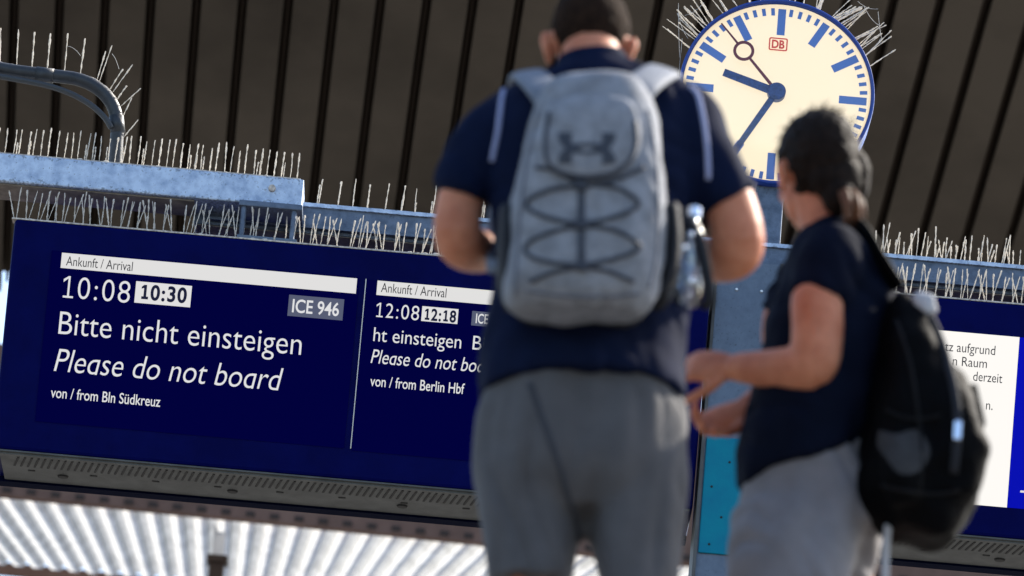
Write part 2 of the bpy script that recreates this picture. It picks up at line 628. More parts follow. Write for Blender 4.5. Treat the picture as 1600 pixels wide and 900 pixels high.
def glyph_run(s, bold, shear):
    """list of (word, [(x, y)] triangles as bmesh) laid out on one line; digits sit in equal cells and the 1 gets its flag and foot"""
    words = []
    if all(c in '0123456789:' for c in s):
        bm = bmesh.new()
        x = 0.0
        H = cap_h()
        st_ = 0.085 + bold * 2
        for c in s:
            cell = 0.30 if c == ':' else 0.56
            if c == '1':
                xm = x + cell * 0.54
                for q in (((xm - st_ / 2, 0), (xm + st_ / 2, 0), (xm + st_ / 2, H), (xm - st_ / 2, H)),
                          ((xm - st_ / 2, H), (xm - st_ / 2, H - st_ * 1.05), (xm - 0.20, H - 0.20), (xm - 0.20, H - 0.105)),
                          ((xm - 0.18, 0), (xm - st_ / 2, 0), (xm - st_ / 2, st_ * 0.9), (xm - 0.18, st_ * 0.9)),
                          ((xm + st_ / 2, 0), (xm + 0.18, 0), (xm + 0.18, st_ * 0.9), (xm + st_ / 2, st_ * 0.9))):
                    bm.faces.new([bm.verts.new((a_, b_, 0)) for a_, b_ in q])
                bmesh.ops.remove_doubles(bm, verts=bm.verts, dist=1e-5)
            else:
                me = font_mesh(c, bold, shear)
                xs = [v.co.x for v in me.vertices]
                t = bmesh.new()
                t.from_mesh(me)
                dx = x + cell / 2 - (min(xs) + max(xs)) / 2
                for v in t.verts: v.co.x += dx
                t.to_mesh(me)
                t.free()
                bm.from_mesh(me)
                bpy.data.meshes.remove(me)
            x += cell
        return [bm]
    done = ''
    for wd in s.split(' '):
        done = done + (' ' if done else '') + wd
        if not wd: continue
        # a single-storey a is a q without its tail
        full, me = font_mesh(done.replace('ɑ', 'q'), bold, shear), font_mesh(wd.replace('ɑ', 'q'), bold, shear)
        dx = max(v.co.x for v in full.vertices) - max(v.co.x for v in me.vertices)
        bm = bmesh.new()
        bm.from_mesh(me)
        if 'ɑ' in wd:
            bmesh.ops.bisect_plane(bm, geom=bm.verts[:] + bm.edges[:] + bm.faces[:], plane_co=(0, -0.008, 0), plane_no=(0, -1, 0), clear_outer=True)
        for v in bm.verts: v.co.x += dx
        bpy.data.meshes.remove(me)
        bpy.data.meshes.remove(full)
        words.append(bm)
    return words


def text(s, left, right, cap, mtl, parent, bold=0.0, shear=0.0, off=0.004):
    words = glyph_run(s, bold, shear)
    xs = [v.co.x for bm in words for v in bm.verts]
    x0, x1 = min(xs), max(xs)
    ul, vl = buv(*left)
    ur, vr = buv(*right)
    sx = (ur - ul) / (x1 - x0)
    sy = cap / FPX * (BP - CAM).length / cap_h() / math.cos(PITCH - TILT)
    vb = (vl + vr) / 2
    for bm in words:
        for v in bm.verts:
            v.co = bpt(ul + (v.co.x - x0) * sx, vb - v.co.y * sy, off)
        obj('lettering', bm, mtl, parent)


def board(label, L, T, Rr, B, name='information_board'):
    """casing with tilted front, vent underside; L,T,Rr,B in board u,v"""
    tl, bl = bpt(L, T), bpt(L, B)
    root = thing(name, label, 'display board', ((bpt(L, T).x + bpt(Rr, T).x) / 2, bl.y + 0.25, bl.z), 'platform information boards')
    zb, yb, zt, yt = bl.z, bl.y, tl.z, tl.y
    x0, x1 = bpt(L, T).x, bpt(Rr, T).x
    bm = bmesh.new()
    DB = 0.47
    hexa(bm, [(x0, yb, zb), (x1, yb, zb), (x1, yb + DB, zb), (x0, yb + DB, zb),
              (x0, yt, zt), (x1, yt, zt), (x1, yb + DB + 0.06, zt), (x0, yb + DB + 0.06, zt)])
    bevel(bm, 0.012, 2)
    obj('casing', bm, M_NAVY, root)
    # underside
    bm = bmesh.new()
    vx0, vx1 = x0 + 0.03, x1 - 0.03
    box(bm, vx0, vx1, yb + 0.016, yb + 0.38, zb - 0.014, zb - 0.001)
    n = int((vx1 - vx0 - 0.12) / 0.0262)
    for i in range(n):
        xx = vx0 + 0.06 + i * 0.0262
        hexa(bm, [(xx + 0.009, yb + 0.045, zb - 0.0165), (xx + 0.017, yb + 0.045, zb - 0.0165),
                  (xx - 0.006, yb + 0.17, zb - 0.0165), (xx - 0.014, yb + 0.17, zb - 0.0165),
                  (xx + 0.009, yb + 0.045, zb - 0.0142), (xx + 0.017, yb + 0.045, zb - 0.0142),
                  (xx - 0.006, yb + 0.17, zb - 0.0142), (xx - 0.014, yb + 0.17, zb - 0.0142)], 1)
    xx = vx0 + 0.10
    while xx < vx1 - 0.1:
        box(bm, xx, xx + 0.028, yb + 0.215, yb + 0.228, zb - 0.0165, zb - 0.0142, 1)
        xx += 0.243
    obj('vent_panel', bm, [M_VENT, M_BLACK], root)
    xx = vx0 + 0.235
    while xx < vx1 - 0.1:
        bm = bmesh.new()
        bmesh.ops.create_cone(bm, cap_ends=True, segments=20, radius1=0.019, radius2=0.022, depth=0.006,
                              matrix=Matrix.Translation((xx, yb + 0.262, zb - 0.0172)))
        obj('lock', bm, M_BLACK, root)
        xx += 0.665
    bm = bmesh.new()
    box(bm, x0 + 0.002, x1 - 0.002, yb + 0.383, yb + DB - 0.014, zb - 0.022, zb - 0.001)
    obj('rear_rail', bm, M_SHELL, root)
    bm = bmesh.new()
    box(bm, x0 + 0.012, x1 - 0.012, yb + 0.004, yb + 0.0135, zb - 0.006, zb - 0.0005)
    obj('edge_trim', bm, M_VENT, root)
    return root


uL = (buv(17, 340)[0] + buv(-7, 703)[0]) / 2
uR = (buv(1110, 438)[0] + buv(1084, 795)[0]) / 2
vT = (buv(17, 340)[1] + buv(660, 398)[1]) / 2
vB = (buv(0, 703)[1] + buv(735, 763)[1]) / 2
lb = board('wide navy arrivals board with two lit train panels left of the steel mast', uL, vT, uR, vB)
# left panel
s0 = (buv(78, 392)[0] + buv(57, 660)[0]) / 2
s1 = (buv(554, 436)[0] + buv(536, 697)[0]) / 2
t0, t1 = buv(78, 391)[1], (buv(57, 660)[1] + buv(536, 699)[1]) / 2
bm = bmesh.new()
bquad(bm, s0, t0, s1 + 0.012, t1, 0.003, 0.006)
scr = obj('screen', bm, M_SCREEN, lb)
h0, h1 = buv(97, 395), buv(556, 459)
bm = bmesh.new()
bquad(bm, h0[0], h0[1], h1[0], h1[1], 0.005, 0.002)
obj('header_bar', bm, M_PIX, scr)
text('Ankunft / Arrival', (103, 416), (207, 423), 14.5, M_INK, scr, off=0.0075)
text('10:08', (97, 466), (202, 473), 34, M_TEXT, scr, bold=-0.008, off=0.006)


def tagbox(a, b, mtl, parent):
    a, b = buv(*a), buv(*b)
    bm = bmesh.new()
    bquad(bm, a[0], a[1], b[0], b[1], 0.005, 0.002)
    return obj('time_box', bm, mtl, parent)


tagbox((213, 439.5), (297, 480.5), M_PIX, scr)
text('10:30', (220, 467), (291, 474), 22.5, M_PIXD, scr, bold=0.03, off=0.0075)
tagbox((452, 460.5), (535, 501), M_TAG, scr).name = 'train_number_box'
text('ICE 946', (456, 488), (529, 494), 20, M_TEXT, scr, bold=0.014, off=0.0075)
text('Bitte nicht einsteigen', (91, 522), (470, 555), 35.5, M_TEXT, scr, bold=-0.006, off=0.006)
text('Pleɑse do not boɑrd', (84, 580), (440, 611), 35.5, M_TEXT, scr, bold=-0.006, shear=0.2, off=0.006)
text('von / from Bln Südkreuz', (79, 621), (250, 636), 16, M_TEXT, scr, bold=0.006, off=0.006)
# divider
d0 = (buv(571, 437)[0] + buv(549, 700)[0]) / 2
bm = bmesh.new()
bquad(bm, d0 - 0.0016, buv(571, 436)[1], d0 + 0.0016, buv(549, 701)[1], 0.006, 0.006)
obj('divider_strip', bm, M_SILVER, lb)
# second panel
bm = bmesh.new()
bquad(bm, d0 + 0.003, buv(572, 437)[1], d0 + 0.003 + (s1 - s0), t1 + 0.006, 0.003, 0.006)
scr2 = obj('screen', bm, M_SCREEN, lb)
h0, h1 = buv(590, 438.5), buv(1035, 499)
bm = bmesh.new()
bquad(bm, h0[0], h0[1], h1[0], buv(589, 461)[1], 0.005, 0.002)
obj('header_bar', bm, M_PIX, scr2)
text('Ankunft / Arrival', (595, 457), (697, 465), 14.5, M_INK, scr2, off=0.0075)
text('12:08', (587, 496), (654, 500.5), 22.5, M_TEXT, scr2, bold=-0.005, off=0.006)
tagbox((660, 478.5), (714.5, 506.5), M_PIX, scr2)
text('12:18', (663, 500), (712, 504), 17.5, M_PIXD, scr2, bold=0.03, off=0.0075)
tagbox((738, 486), (800, 514), M_TAG, scr2).name = 'train_number_box'
text('ICE 9', (743, 505), (773, 507.5), 14.5, M_TEXT, scr2, bold=0.014, off=0.0075)
text('ht einsteigen', (583, 533), (720, 545), 21.5, M_TEXT, scr2, bold=-0.002, off=0.006)
text('Bitte nicht', (738, 546), (860, 557), 21.5, M_TEXT, scr2, bold=-0.002, off=0.006)
text('Pleɑse do not boɑrd', (579, 567), (779, 585), 21.5, M_TEXT, scr2, bold=-0.002, shear=0.2, off=0.006)
text('von / from Berlin Hbf', (578, 603), (725, 616), 16, M_TEXT, scr2, bold=0.006, off=0.006)

# right-hand board
rL = buv(1228, 450)[0]
rR = rL + (uR - uL)
rT = (buv(1454, 463)[1] + buv(1600, 476)[1]) / 2
rB = (buv(1510, 834)[1] + buv(1600, 844)[1]) / 2
rb = board('navy notice board with a white lit page beside the black backpack', rL, rT, rR, rB)
pR = (buv(1593, 527)[0] + buv(1573, 793)[0]) / 2
pT = buv(1592, 527)[1]
pB = buv(1573, 793)[1]
bm = bmesh.new()
bquad(bm, rL + 0.13, pT, pR, pB, 0.004, 0.006)
page = obj('notice_page', bm, M_PAGE, rb)
bm = bmesh.new()
bquad(bm, pR + 0.001, pT, rR - 0.13, pB, 0.003, 0.006)
blu = obj('screen', bm, M_SCREEN_R, rb)
u_, v_ = buv(1594, 768)
bm = bmesh.new()
bquad(bm, u_, v_ - 0.004, u_ + 0.25, v_ + 0.004, 0.005, 0.002)
obj('rule_line', bm, M_PIX, blu)
text('tz aufgrund', (1476, 549), (1554.5, 554.5), 14.5, M_INK, page, bold=0.0, off=0.006)
text('n Raum', (1488, 571), (1541.5, 575.5), 14.5, M_INK, page, bold=0.0, off=0.006)
text('derzeit', (1520, 595), (1565.5, 599), 14.5, M_INK, page, bold=0.0, off=0.006)
text('n.', (1540, 640), (1550.5, 641), 14.5, M_INK, page, bold=0.0, off=0.006)

# ------------------------------------------------------------------ steel beams and mast
ROLLS = math.tan(ROLL)


def beam(name, label, px0, py0, px1, py1, hpx, Y, depth, mtl, cat='beam', ext=0.0):
    a, b = at(px0, py0, Y), at(px1, py1, Y)
    zt = (a.z + b.z) / 2
    b.x += ext
    zb = zt - hpx / FPX * (a - CAM).length / math.cos(PITCH)
    root = thing(name, label, cat, ((a.x + b.x) / 2, Y + depth / 2, zb))
    bm = bmesh.new()
    box(bm, a.x, b.x, Y, Y + depth, zb, zt)
    bevel(bm, 0.006, 2)
    obj('beam_body', bm, mtl, root)
    return root, a.x, b.x, zb, zt


YL = YB + 0.16
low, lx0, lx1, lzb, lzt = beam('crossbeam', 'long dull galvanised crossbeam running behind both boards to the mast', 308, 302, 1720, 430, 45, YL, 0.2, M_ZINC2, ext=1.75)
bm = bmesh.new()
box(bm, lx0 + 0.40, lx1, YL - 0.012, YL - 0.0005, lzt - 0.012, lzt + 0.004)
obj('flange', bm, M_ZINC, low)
bm = bmesh.new()
obox(bm, ((lx0 + lx1) / 2, YL + 0.1, lzb + 0.02), ((lx1 - lx0) / 2 - 0.05, 0, 0), (0, 0.13, 0), (0, 0, 0.006))
obj('lower_flange', bm, M_ZINC2, low)
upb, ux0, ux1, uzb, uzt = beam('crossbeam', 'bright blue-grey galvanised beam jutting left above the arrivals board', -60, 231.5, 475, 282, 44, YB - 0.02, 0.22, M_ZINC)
bm = bmesh.new()
box(bm, ux0 + 0.01, ux1 - 0.42, YB + 0.002, YB + 0.19, uzb - 0.006, uzb - 0.001)
obj('soffit', bm, M_SOFFIT, upb)
bm = bmesh.new()
box(bm, lx0 + 0.01, lx1 - 0.01, YL + 0.004, YL + 0.19, lzb - 0.003, lzb - 0.0005)
obj('soffit', bm, M_SOFFIT, low)
c = at(425, 294, YB - 0.024)
bm = bmesh.new()
bmesh.ops.create_cone(bm, cap_ends=True, segments=12, radius1=0.016, radius2=0.013, depth=0.016,
                      matrix=Matrix.Translation(c) @ Matrix.Rotation(R(90), 4, 'X'))
obj('bolt', bm, M_DUST, upb)
# clamp holding the upper beam on the lower one
c = at(425, 309, YB - 0.05)
cl = thing('beam_clamp', 'flat steel clamp plate with hanging bolts between the two galvanised beams', 'clamp', c)
bm = bmesh.new()
e = at(375, 305, YB - 0.05)
e2 = at(474, 314, YB - 0.05)
box(bm, e.x, e2.x, YB - 0.06, YB + 0.2, uzb - 0.026, uzb - 0.002)
bevel(bm, 0.004)
obj('plate', bm, M_ZINC2, cl)
for px, ln in ((461, 0.135), (382, 0.12)):
    q = at(px, 318, YB - 0.045)
    bm = bmesh.new()
    tube(bm, [V((q.x, YB - 0.04, uzb + 0.0)), V((q.x, YB - 0.04, uzb - 0.03 - ln))], 0.011, 10)
    obj('rod', bm, M_ZINC2, cl)
bm = bmesh.new()
box(bm, e.x + 0.005, e2.x - 0.01, YB - 0.065, YB + 0.15, uzb - 0.03 - 0.135, uzb - 0.03 - 0.118)
obj('lower_plate', bm, M_ZINC3, cl)

# mast
ml = (at(1112, 440, YB + 0.03).x + at(1090, 880, YB + 0.03).x) / 2
mr = ml + 0.255
mt = lzb - 0.002
mast = thing('steel_mast', 'galvanised box mast with a teal panel standing between the two boards', 'mast', ((ml + mr) / 2, YB + 0.2, ZF))
bm = bmesh.new()
box(bm, ml + 0.006, mr - 0.006, YB + 0.035, YB + 0.34, ZF, mt)
obj('mast_body', bm, M_ZINC3, mast)
for x in (ml, mr):
    bm = bmesh.new()
    box(bm, x - 0.006, x + 0.007, YB + 0.018, YB + 0.355, ZF, mt + 0.001)
    bevel(bm, 0.002, 1)
    obj('mast_edge', bm, M_VENT, mast)
zt_, zb_ = at(1120, 683, YB + 0.03).z, at(1120, 866, YB + 0.03).z
bm = bmesh.new()
box(bm, ml + 0.012, mr - 0.012, YB + 0.024, YB + 0.033, zb_, zt_)
bevel(bm, 0.004, 2)
tp_ = obj('panel', bm, M_TEAL, mast)
for px, py in ((1112, 760), (1127, 808), (1140, 722), (1108, 850)):
    q = at(px, py, YB + 0.022)
    bm = bmesh.new()
    bmesh.ops.create_cone(bm, cap_ends=True, segments=10, radius1=0.005, radius2=0.004, depth=0.004,
                          matrix=Matrix.Translation((q.x, YB + 0.0225, q.z)) @ Matrix.Rotation(R(90), 4, 'X'))
    obj('rivet', bm, M_BLACK, tp_)
for px, py in ((1151, 452), (1190, 455)):
    q = at(px, py, YB + 0.03)
    bm = bmesh.new()
    bmesh.ops.create_cone(bm, cap_ends=True, segments=10, radius1=0.007, radius2=0.005, depth=0.008,
                          matrix=Matrix.Translation((q.x, YB + 0.031, q.z)) @ Matrix.Rotation(R(90), 4, 'X'))
    obj('rivet', bm, M_SILVER, mast)
# hinged white clip seen in the gap next to the mast

# bent conduit pipe on the upper beam
pts = [at(x, y, YB + 0.08) for x, y in ((-45, 97), (10, 109), (70, 117), (122, 124), (155, 140), (176, 165), (183, 195), (182, 225), (180, 262))]
pr = thing('conduit_pipe', 'bent grey conduit pipe rising from the galvanised beam with spikes on top', 'pipe', pts[-1])
bm = bmesh.new()
stube(bm, pts, [0.0265] * len(pts), 6, 16)
obj('pipe', bm, M_PIPE, pr, True)
bm = bmesh.new()
q = spline(pts[:7], 10)
q = [p + V((0.6, 0, 1)).normalized().lerp(V((0, 0, 1)), max(0.0, 1 - i / 40)) * 0.0235 for i, p in enumerate(q)]
tube(bm, q, [0.005 + 0.003 * noise.noise(p * 60) for p in q], 8)
obj('dust_ridge', bm, M_DUST, pr, True)
for k in (2, 6):
    d = (pts[k + 1] - pts[k - 1]).normalized()
    bm = bmesh.new()
    tube(bm, [pts[k] - d * 0.035, pts[k] + d * 0.035], 0.0292, 16)
    obj('coupling', bm, M_PIPE, pr, True)
bm = bmesh.new()
cp = [at(x, y, YB + 0.05) for x, y in ((-45, 112), (20, 123), (75, 134), (112, 147), (142, 164), (163, 183), (174, 200))]
stube(bm, cp, [0.0115] * len(cp), 6, 10)
obj('cable', bm, M_RUB, pr, True)

# ------------------------------------------------------------------ station clock
YC = 21.35
CC = at(1213.5, 143.5, YC)
CR = 0.390
clk = thing('station_clock', 'round lit station clock with cream face and blue rim above the mast', 'clock', (CC.x, YC + 0.09, CC.z - CR))


def cpt(r, a, y=0.0):
    """a clockwise from twelve"""
    return V((CC.x + r * math.sin(a), YC + y, CC.z + r * math.cos(a)))


NSEG = 96
bm = bmesh.new()
prof = [(CR - 0.014, -0.002), (CR - 0.008, -0.016), (CR, -0.014), (CR + 0.002, 0.0), (CR + 0.001, 0.17), (CR - 0.02, 0.18)]
rings = [[cpt(r, 2 * math.pi * i / NSEG, y) for i in range(NSEG)] for r, y in prof]
ring_loft(bm, rings, False)
obj('rim', bm, M_RIM, clk, True)
bm = bmesh.new()
ring_loft(bm, [[cpt(CR - 0.004, 2 * math.pi * i / NSEG, y) for i in range(NSEG)] for y in (0.06, 0.176)], True)
obj('rear_case', bm, M_RIM, clk)
bm = bmesh.new()
bm.faces.new([bm.verts.new(cpt(CR - 0.006, 2 * math.pi * i / NSEG, 0.03)) for i in range(NSEG)])
dial = obj('dial', bm, M_DIAL, clk)


def bar(bm, a, r0, r1, w0, w1, y, th=0.004):
    d = V((math.sin(a), 0, math.cos(a)))
    s = V((math.cos(a), 0, -math.sin(a)))
    c = V((CC.x, YC + y, CC.z))
    lo = [c + d * r0 - s * w0, c + d * r0 + s * w0, c + d * r1 + s * w1, c + d * r1 - s * w1]
    hexa(bm, lo + [p + V((0, th, 0)) for p in lo])


S = 0.390 / 155.0       # metres per photo pixel on the dial
for i in range(60):
    a = 2 * math.pi * i / 60
    bm = bmesh.new()
    if i % 5 == 0:
        bar(bm, a, 100 * S, 144 * S, 6.3 * S, 6.3 * S, 0.022)
        obj('hour_mark', bm, M_MARK, dial)
    else:
        bar(bm, a, 133 * S, 145 * S, 2.9 * S, 2.9 * S, 0.022)
        obj('minute_mark', bm, M_MARK, dial)


def ang(px, py):
    q = at(px, py, YC)
    return math.atan2(q.x - CC.x, q.z - CC.z), math.hypot(q.x - CC.x, q.z - CC.z)


a, r = ang(1131, 112)
bm = bmesh.new()
bar(bm, a, 6 * S, r, 7.0 * S, 6.2 * S, 0.004)
obj('hour_hand', bm, M_HAND, clk)
a, r = ang(1152, 230)
bm = bmesh.new()
bar(bm, a, 6 * S, 128 * S, 5.2 * S, 4.6 * S, -0.001)
obj('minute_hand', bm, M_HAND, clk)
a, r = ang(1162, 80)
a2, r2 = ang(1127, 37)
bm = bmesh.new()
rr = 14.5 * S
bar(bm, a, 10 * S, r - rr, 2.6 * S, 2.0 * S, -0.006, 0.003)
bar(bm, a, r + rr, r2, 1.8 * S, 1.0 * S, -0.006, 0.003)
cc_ = cpt(r, a, -0.0045)
for i in range(28):
    t0_, t1_ = 2 * math.pi * i / 28, 2 * math.pi * (i + 1) / 28
    q = []
    for y in (-0.0015, 0.0015):
        for rad, t in ((rr + 2.4 * S, t0_), (rr + 2.4 * S, t1_), (rr - 2.4 * S, t1_), (rr - 2.4 * S, t0_)):
            q.append(cc_ + V((rad * math.sin(t), y, rad * math.cos(t))))
    hexa(bm, q)
obj('second_hand', bm, M_REDH, clk)
bm = bmesh.new()
ring_loft(bm, [[cpt(q * S, 2 * math.pi * i / 32, y) for i in range(32)] for q, y in ((14.5, 0.024), (14.5, -0.010), (12.5, -0.013))], True)
obj('hub', bm, M_HAND, clk)
# logo: DB in a rounded frame
me = font_mesh('DB', 0.035)
xs = [v.co.x for v in me.vertices]
ys = [v.co.y for v in me.vertices]
bm = bmesh.new()
bm.from_mesh(me)
lc = at(1216, 69, YC + 0.02)
for v in bm.verts:
    v.co = V((lc.x + ((v.co.x - min(xs)) / (max(xs) - min(xs)) - 0.5) * 20.5 * S, YC + 0.021,
              lc.z + ((v.co.y - min(ys)) / (max(ys) - min(ys)) - 0.5) * 14.5 * S))
obj('lettering', bm, M_DBRED, dial)
bm = bmesh.new()


def rrect(w, h, rad, n=5):
    out = []
    for cx, cz, a0 in ((w - rad, h - rad, 0), (-w + rad, h - rad, 90), (-w + rad, -h + rad, 180), (w - rad, -h + rad, 270)):
        for k in range(n + 1):
            t = R(a0 + 90 * k / n)
            out.append((cx + rad * math.cos(t), cz + rad * math.sin(t)))
    return out


o1, o2 = rrect(15 * S, 11 * S, 3.2 * S), rrect(12.8 * S, 8.8 * S, 1.6 * S)
va = [bm.verts.new((lc.x + x, YC + 0.021, lc.z + z)) for x, z in o1]
vb = [bm.verts.new((lc.x + x, YC + 0.021, lc.z + z)) for x, z in o2]
for i in range(len(va)):
    bm.faces.new((va[i], va[(i + 1) % len(va)], vb[(i + 1) % len(vb)], vb[i]))
obj('logo_frame', bm, M_DBRED, dial)
# domed glass
bm = bmesh.new()
gl = [[cpt((CR - 0.014) * math.cos(t), 2 * math.pi * i / NSEG, -0.004 - 0.06 * math.sin(t)) for i in range(NSEG)]
      for t in [R(90) * k / 10 for k in range(10)]]
vr = ring_loft(bm, gl, False)
bm.faces.new(vr[-1])
obj('glass', bm, M_GLASS, clk, True)
# post under the clock
bm = bmesh.new()
box(bm, CC.x - 0.05, CC.x + 0.06, YC + 0.03, YC + 0.14, lzt + 0.004, CC.z - CR + 0.006)
bevel(bm, 0.008)
obj('post', bm, M_ZINC2, clk)
bm = bmesh.new()
box(bm, CC.x - 0.10, CC.x + 0.11, YC - 0.02, YC + 0.0, lzt + 0.001, lzt + 0.018)
obj('foot_plate', bm, M_ZINC, clk)

# ------------------------------------------------------------------ bird spikes
SPK = []
for k in range(14):
    bm = bmesh.new()
    L = 0.125
    n = 16
    pts, rad = [], []
    bx = random.uniform(-1, 1) * 0.003
    n = 26
    for i in range(n + 1):
        t = i / n
        pts.append(V((bx * math.sin(t * 3) + random.uniform(-1, 1) * 0.0007, random.uniform(-1, 1) * 0.0007, L * t)))
        crust = max(0.0, noise.noise(V((k * 3.1, t * 6, 0))) + 0.45 * min(1, t * 2.5))
        rad.append(0.0013 + 0.0024 * crust * random.uniform(0.55, 1.25))
    rad[-1] = rad[-2] * 0.75
    tube(bm, pts, rad, 6)
    me = bpy.data.meshes.new('spike')
    bm.to_mesh(me)
    bm.free()
    me.materials.append(M_SPIKE)
    SPK.append(me)


def spike(root, base, d, ln):
    o = link_mesh('spike', random.choice(SPK), root)
    o.location = V(base) - ORG[root]
    q = V(d).to_track_quat('Z', 'Y')
    o.rotation_mode = 'QUATERNION'
    o.rotation_quaternion = q
    s = ln / 0.125
    w_ = random.uniform(0.75, 1.15)
    o.scale = (w_, w_, s)
    return o


def strip_base(root, p0, p1, depth=0.05, lumps=12):
    bm = bmesh.new()
    obox(bm, (p0 + p1) / 2 + V((0, 0, 0.003)), (p1 - p0) / 2, V((0, depth / 2, 0)), V((0, 0, 0.003)))
    obj('base_strip', bm, M_DUST, root)
    bm = bmesh.new()
    for k in range(lumps):
        t = random.random()
        p = p0.lerp(p1, t) + V((0, random.uniform(-0.4, 0.4) * depth, 0.006))
        s = random.uniform(0.005, 0.012)
        ellipsoid(bm, Matrix.Translation(p) @ Matrix.Diagonal((s * 1.4, s, s * random.uniform(0.5, 1.1), 1)), 8, 6)
    obj('dirt_clump', bm, M_SPIKE, root, True)


UPV = V((0, 0, 1))


def spk_row(label, pxs, line, Y, z, lean, lens, doubles=0.25, depth=0.05, rowdepth=0.05, cross=0.0):
    """pxs: pixel columns along the row; line: function px->py of the row in the photo"""
    p0, p1 = at(pxs[0] - 6, line(pxs[0] - 6), Y), at(pxs[-1] + 6, line(pxs[-1] + 6), Y)
    p0.z = p1.z = z
    root = thing('bird_spike_strip', label, 'bird spikes', (p0 + p1) / 2, 'bird spike strips')
    strip_base(root, p0, p1, depth, int(len(pxs) * 0.6))
    cnt = 0
    for n_, px in enumerate(pxs):
        p = at(px, line(px), Y)
        p.z = z + 0.004
        p.y += random.uniform(-0.5, 0.5) * rowdepth
        k = 2 if random.random() < doubles else 1
        for j in range(k):
            if cnt >= 100: break
            if cross and j:
                d = V((random.choice((-1, 1)) * random.uniform(0.12, cross), random.gauss(0, 0.08), 1)).normalized()
                ln = random.uniform(*lens)
            else:
                d = V((random.gauss(0.02, lean), random.gauss(0, lean * 0.7), 1)).normalized()
                ln = random.uniform(*lens) * (random.uniform(0.4, 0.7) if j else 1)
            spike(root, p + V((random.uniform(-1, 1) * 0.010 * j, 0, 0)), d, ln)
            cnt += 1
    return root


def jit(a, b, st, j=0.3):
    out, x = [], a
    while x < b:
        out.append(x + random.uniform(-j, j) * st)
        x += st
    return out


yf, yfr = bpt(0, vT).y, bpt(0, rT).y
spk_row('upright dusty spikes along the top of the bright jutting beam', jit(-4, 470, 11.4, 0.18), lambda x: 237 + 0.0945 * x, YB + 0.015, uzt, 0.025, (0.105, 0.13), 0.30, 0.05, 0.02)
spk_row('crossing dusty spikes along the top of the arrivals board', jit(28, 740, 14.3, 0.25), lambda x: 340 + 0.0895 * (x - 17), yf + 0.035, bpt(0, vT).z, 0.05, (0.115, 0.14), 0.97, 0.06, 0.04, 0.30)
spk_row('sparse dusty spikes on the crossbeam between jutting beam and standing man', jit(500, 775, 25, 0.15), lambda x: 317 + 0.0895 * (x - 475), YL + 0.03, lzt, 0.04, (0.11, 0.135), 0.9, 0.05, 0.02)
spk_row('tangled dusty spikes on the crossbeam right of the ponytailed head', jit(1350, 1690, 7.6, 0.4), lambda x: 399 + 0.0895 * (x - 1374), YL + 0.04, lzt, 0.06, (0.07, 0.15), 0.5, 0.06, 0.05, 0.3)
spk_row('crossing dusty spikes along the top of the white page notice board', jit(1385, 1690, 13.0, 0.3), lambda x: 463 + 0.0895 * (x - 1454), yfr + 0.035, bpt(0, rT).z, 0.05, (0.115, 0.14), 0.97, 0.06, 0.04, 0.30)

root = thing('bird_spike_strip', 'dusty spikes standing and fanning out along the bent conduit pipe', 'bird spikes', at(100, 110, YB + 0.08), 'bird spike strips')
for px, py, tx, ty in ((0, 98, 1, 44), (26, 101, 29, 46), (50, 104, 54, 50), (74, 107, 79, 52), (101, 109, 106, 52), (126, 113, 133, 60),
                       (153, 120, 165, 80), (157, 122, 175, 71), (174, 136, 192, 108), (179, 140, 207, 101), (184, 154, 198, 134),
                       (190, 165, 220, 138), (192, 182, 206, 153), (194, 213, 216, 187), (188, 250, 190, 190), (183, 246, 186, 196), (-22, 96, -22, 45)):
    a_, b_ = at(px, py, YB + 0.08), at(tx, ty, YB + 0.08)
    d = b_ - a_
    spike(root, a_ - d.normalized() * 0.012, d, d.length + 0.012)

root = thing('bird_spike_strip', 'fan of dusty spikes radiating from the top of the clock', 'bird spikes', cpt(CR, 0, 0.09), 'bird spike strips')
bm = bmesh.new()
n = 40
arc = [R(-66 + 134 * i / n) for i in range(n + 1)]
for i in range(n):
    q = []
    for rr_ in (CR + 0.002, CR + 0.007):
        for a_, y in ((arc[i], 0.05), (arc[i + 1], 0.05), (arc[i + 1], 0.13), (arc[i], 0.13)):
            q.append(cpt(rr_, a_, y))
    hexa(bm, q)
obj('base_strip', bm, M_DUST, root)
for i in range(58):
    a_ = R(random.uniform(-62, 66))
    dvi = a_ * 0.62 + (R(-18) if a_ < -0.4 else 0) + random.gauss(0, 0.10)
    if a_ > 0.4: dvi = R(48) + random.gauss(0, 0.12)
    d = V((math.sin(dvi), random.gauss(0, 0.12), math.cos(dvi)))
    spike(root, cpt(CR + 0.004, a_, random.uniform(0.055, 0.125)), d, random.uniform(0.11, 0.165))

# cobweb threads hanging between the spikes
webs = [((1060, 5), (1062, 90)), ((1058, 20), (1075, 60)), ((1066, 60), (1060, 120)), ((1372, 18), (1378, 62)), ((1350, 10), (1374, 40)), ((1340, 2), (1372, 14)),
        ((1360, 78), (1376, 60)), ((1100, 4), (1070, 24))]
cw = thing('cobweb', 'thin cobweb threads strung between the spikes on the clock', 'cobweb', cpt(CR, -0.9, 0.09))
for a_, b_ in webs:
    p, q = at(*a_, YC + 0.08), at(*b_, YC + 0.08)
    bm = bmesh.new()
    tube(bm, [p.lerp(q, k / 6) - V((0, 0, 0.012 * math.sin(math.pi * k / 6))) for k in range(7)], 0.0007, 4)
    obj('thread', bm, M_WEB, cw)
cw = thing('cobweb', 'thin cobweb thread sagging between spikes on the conduit pipe', 'cobweb', at(120, 80, YB + 0.08))
for a_, b_ in (((106, 72), (126, 87)), ((175, 84), (186, 108))):
    p, q = at(*a_, YB + 0.08), at(*b_, YB + 0.08)
    bm = bmesh.new()
    tube(bm, [p.lerp(q, k / 6) + V((0, 0, 0.008 * math.sin(math.pi * k / 6))) for k in range(7)], 0.0007, 4)
    obj('thread', bm, M_WEB, cw)

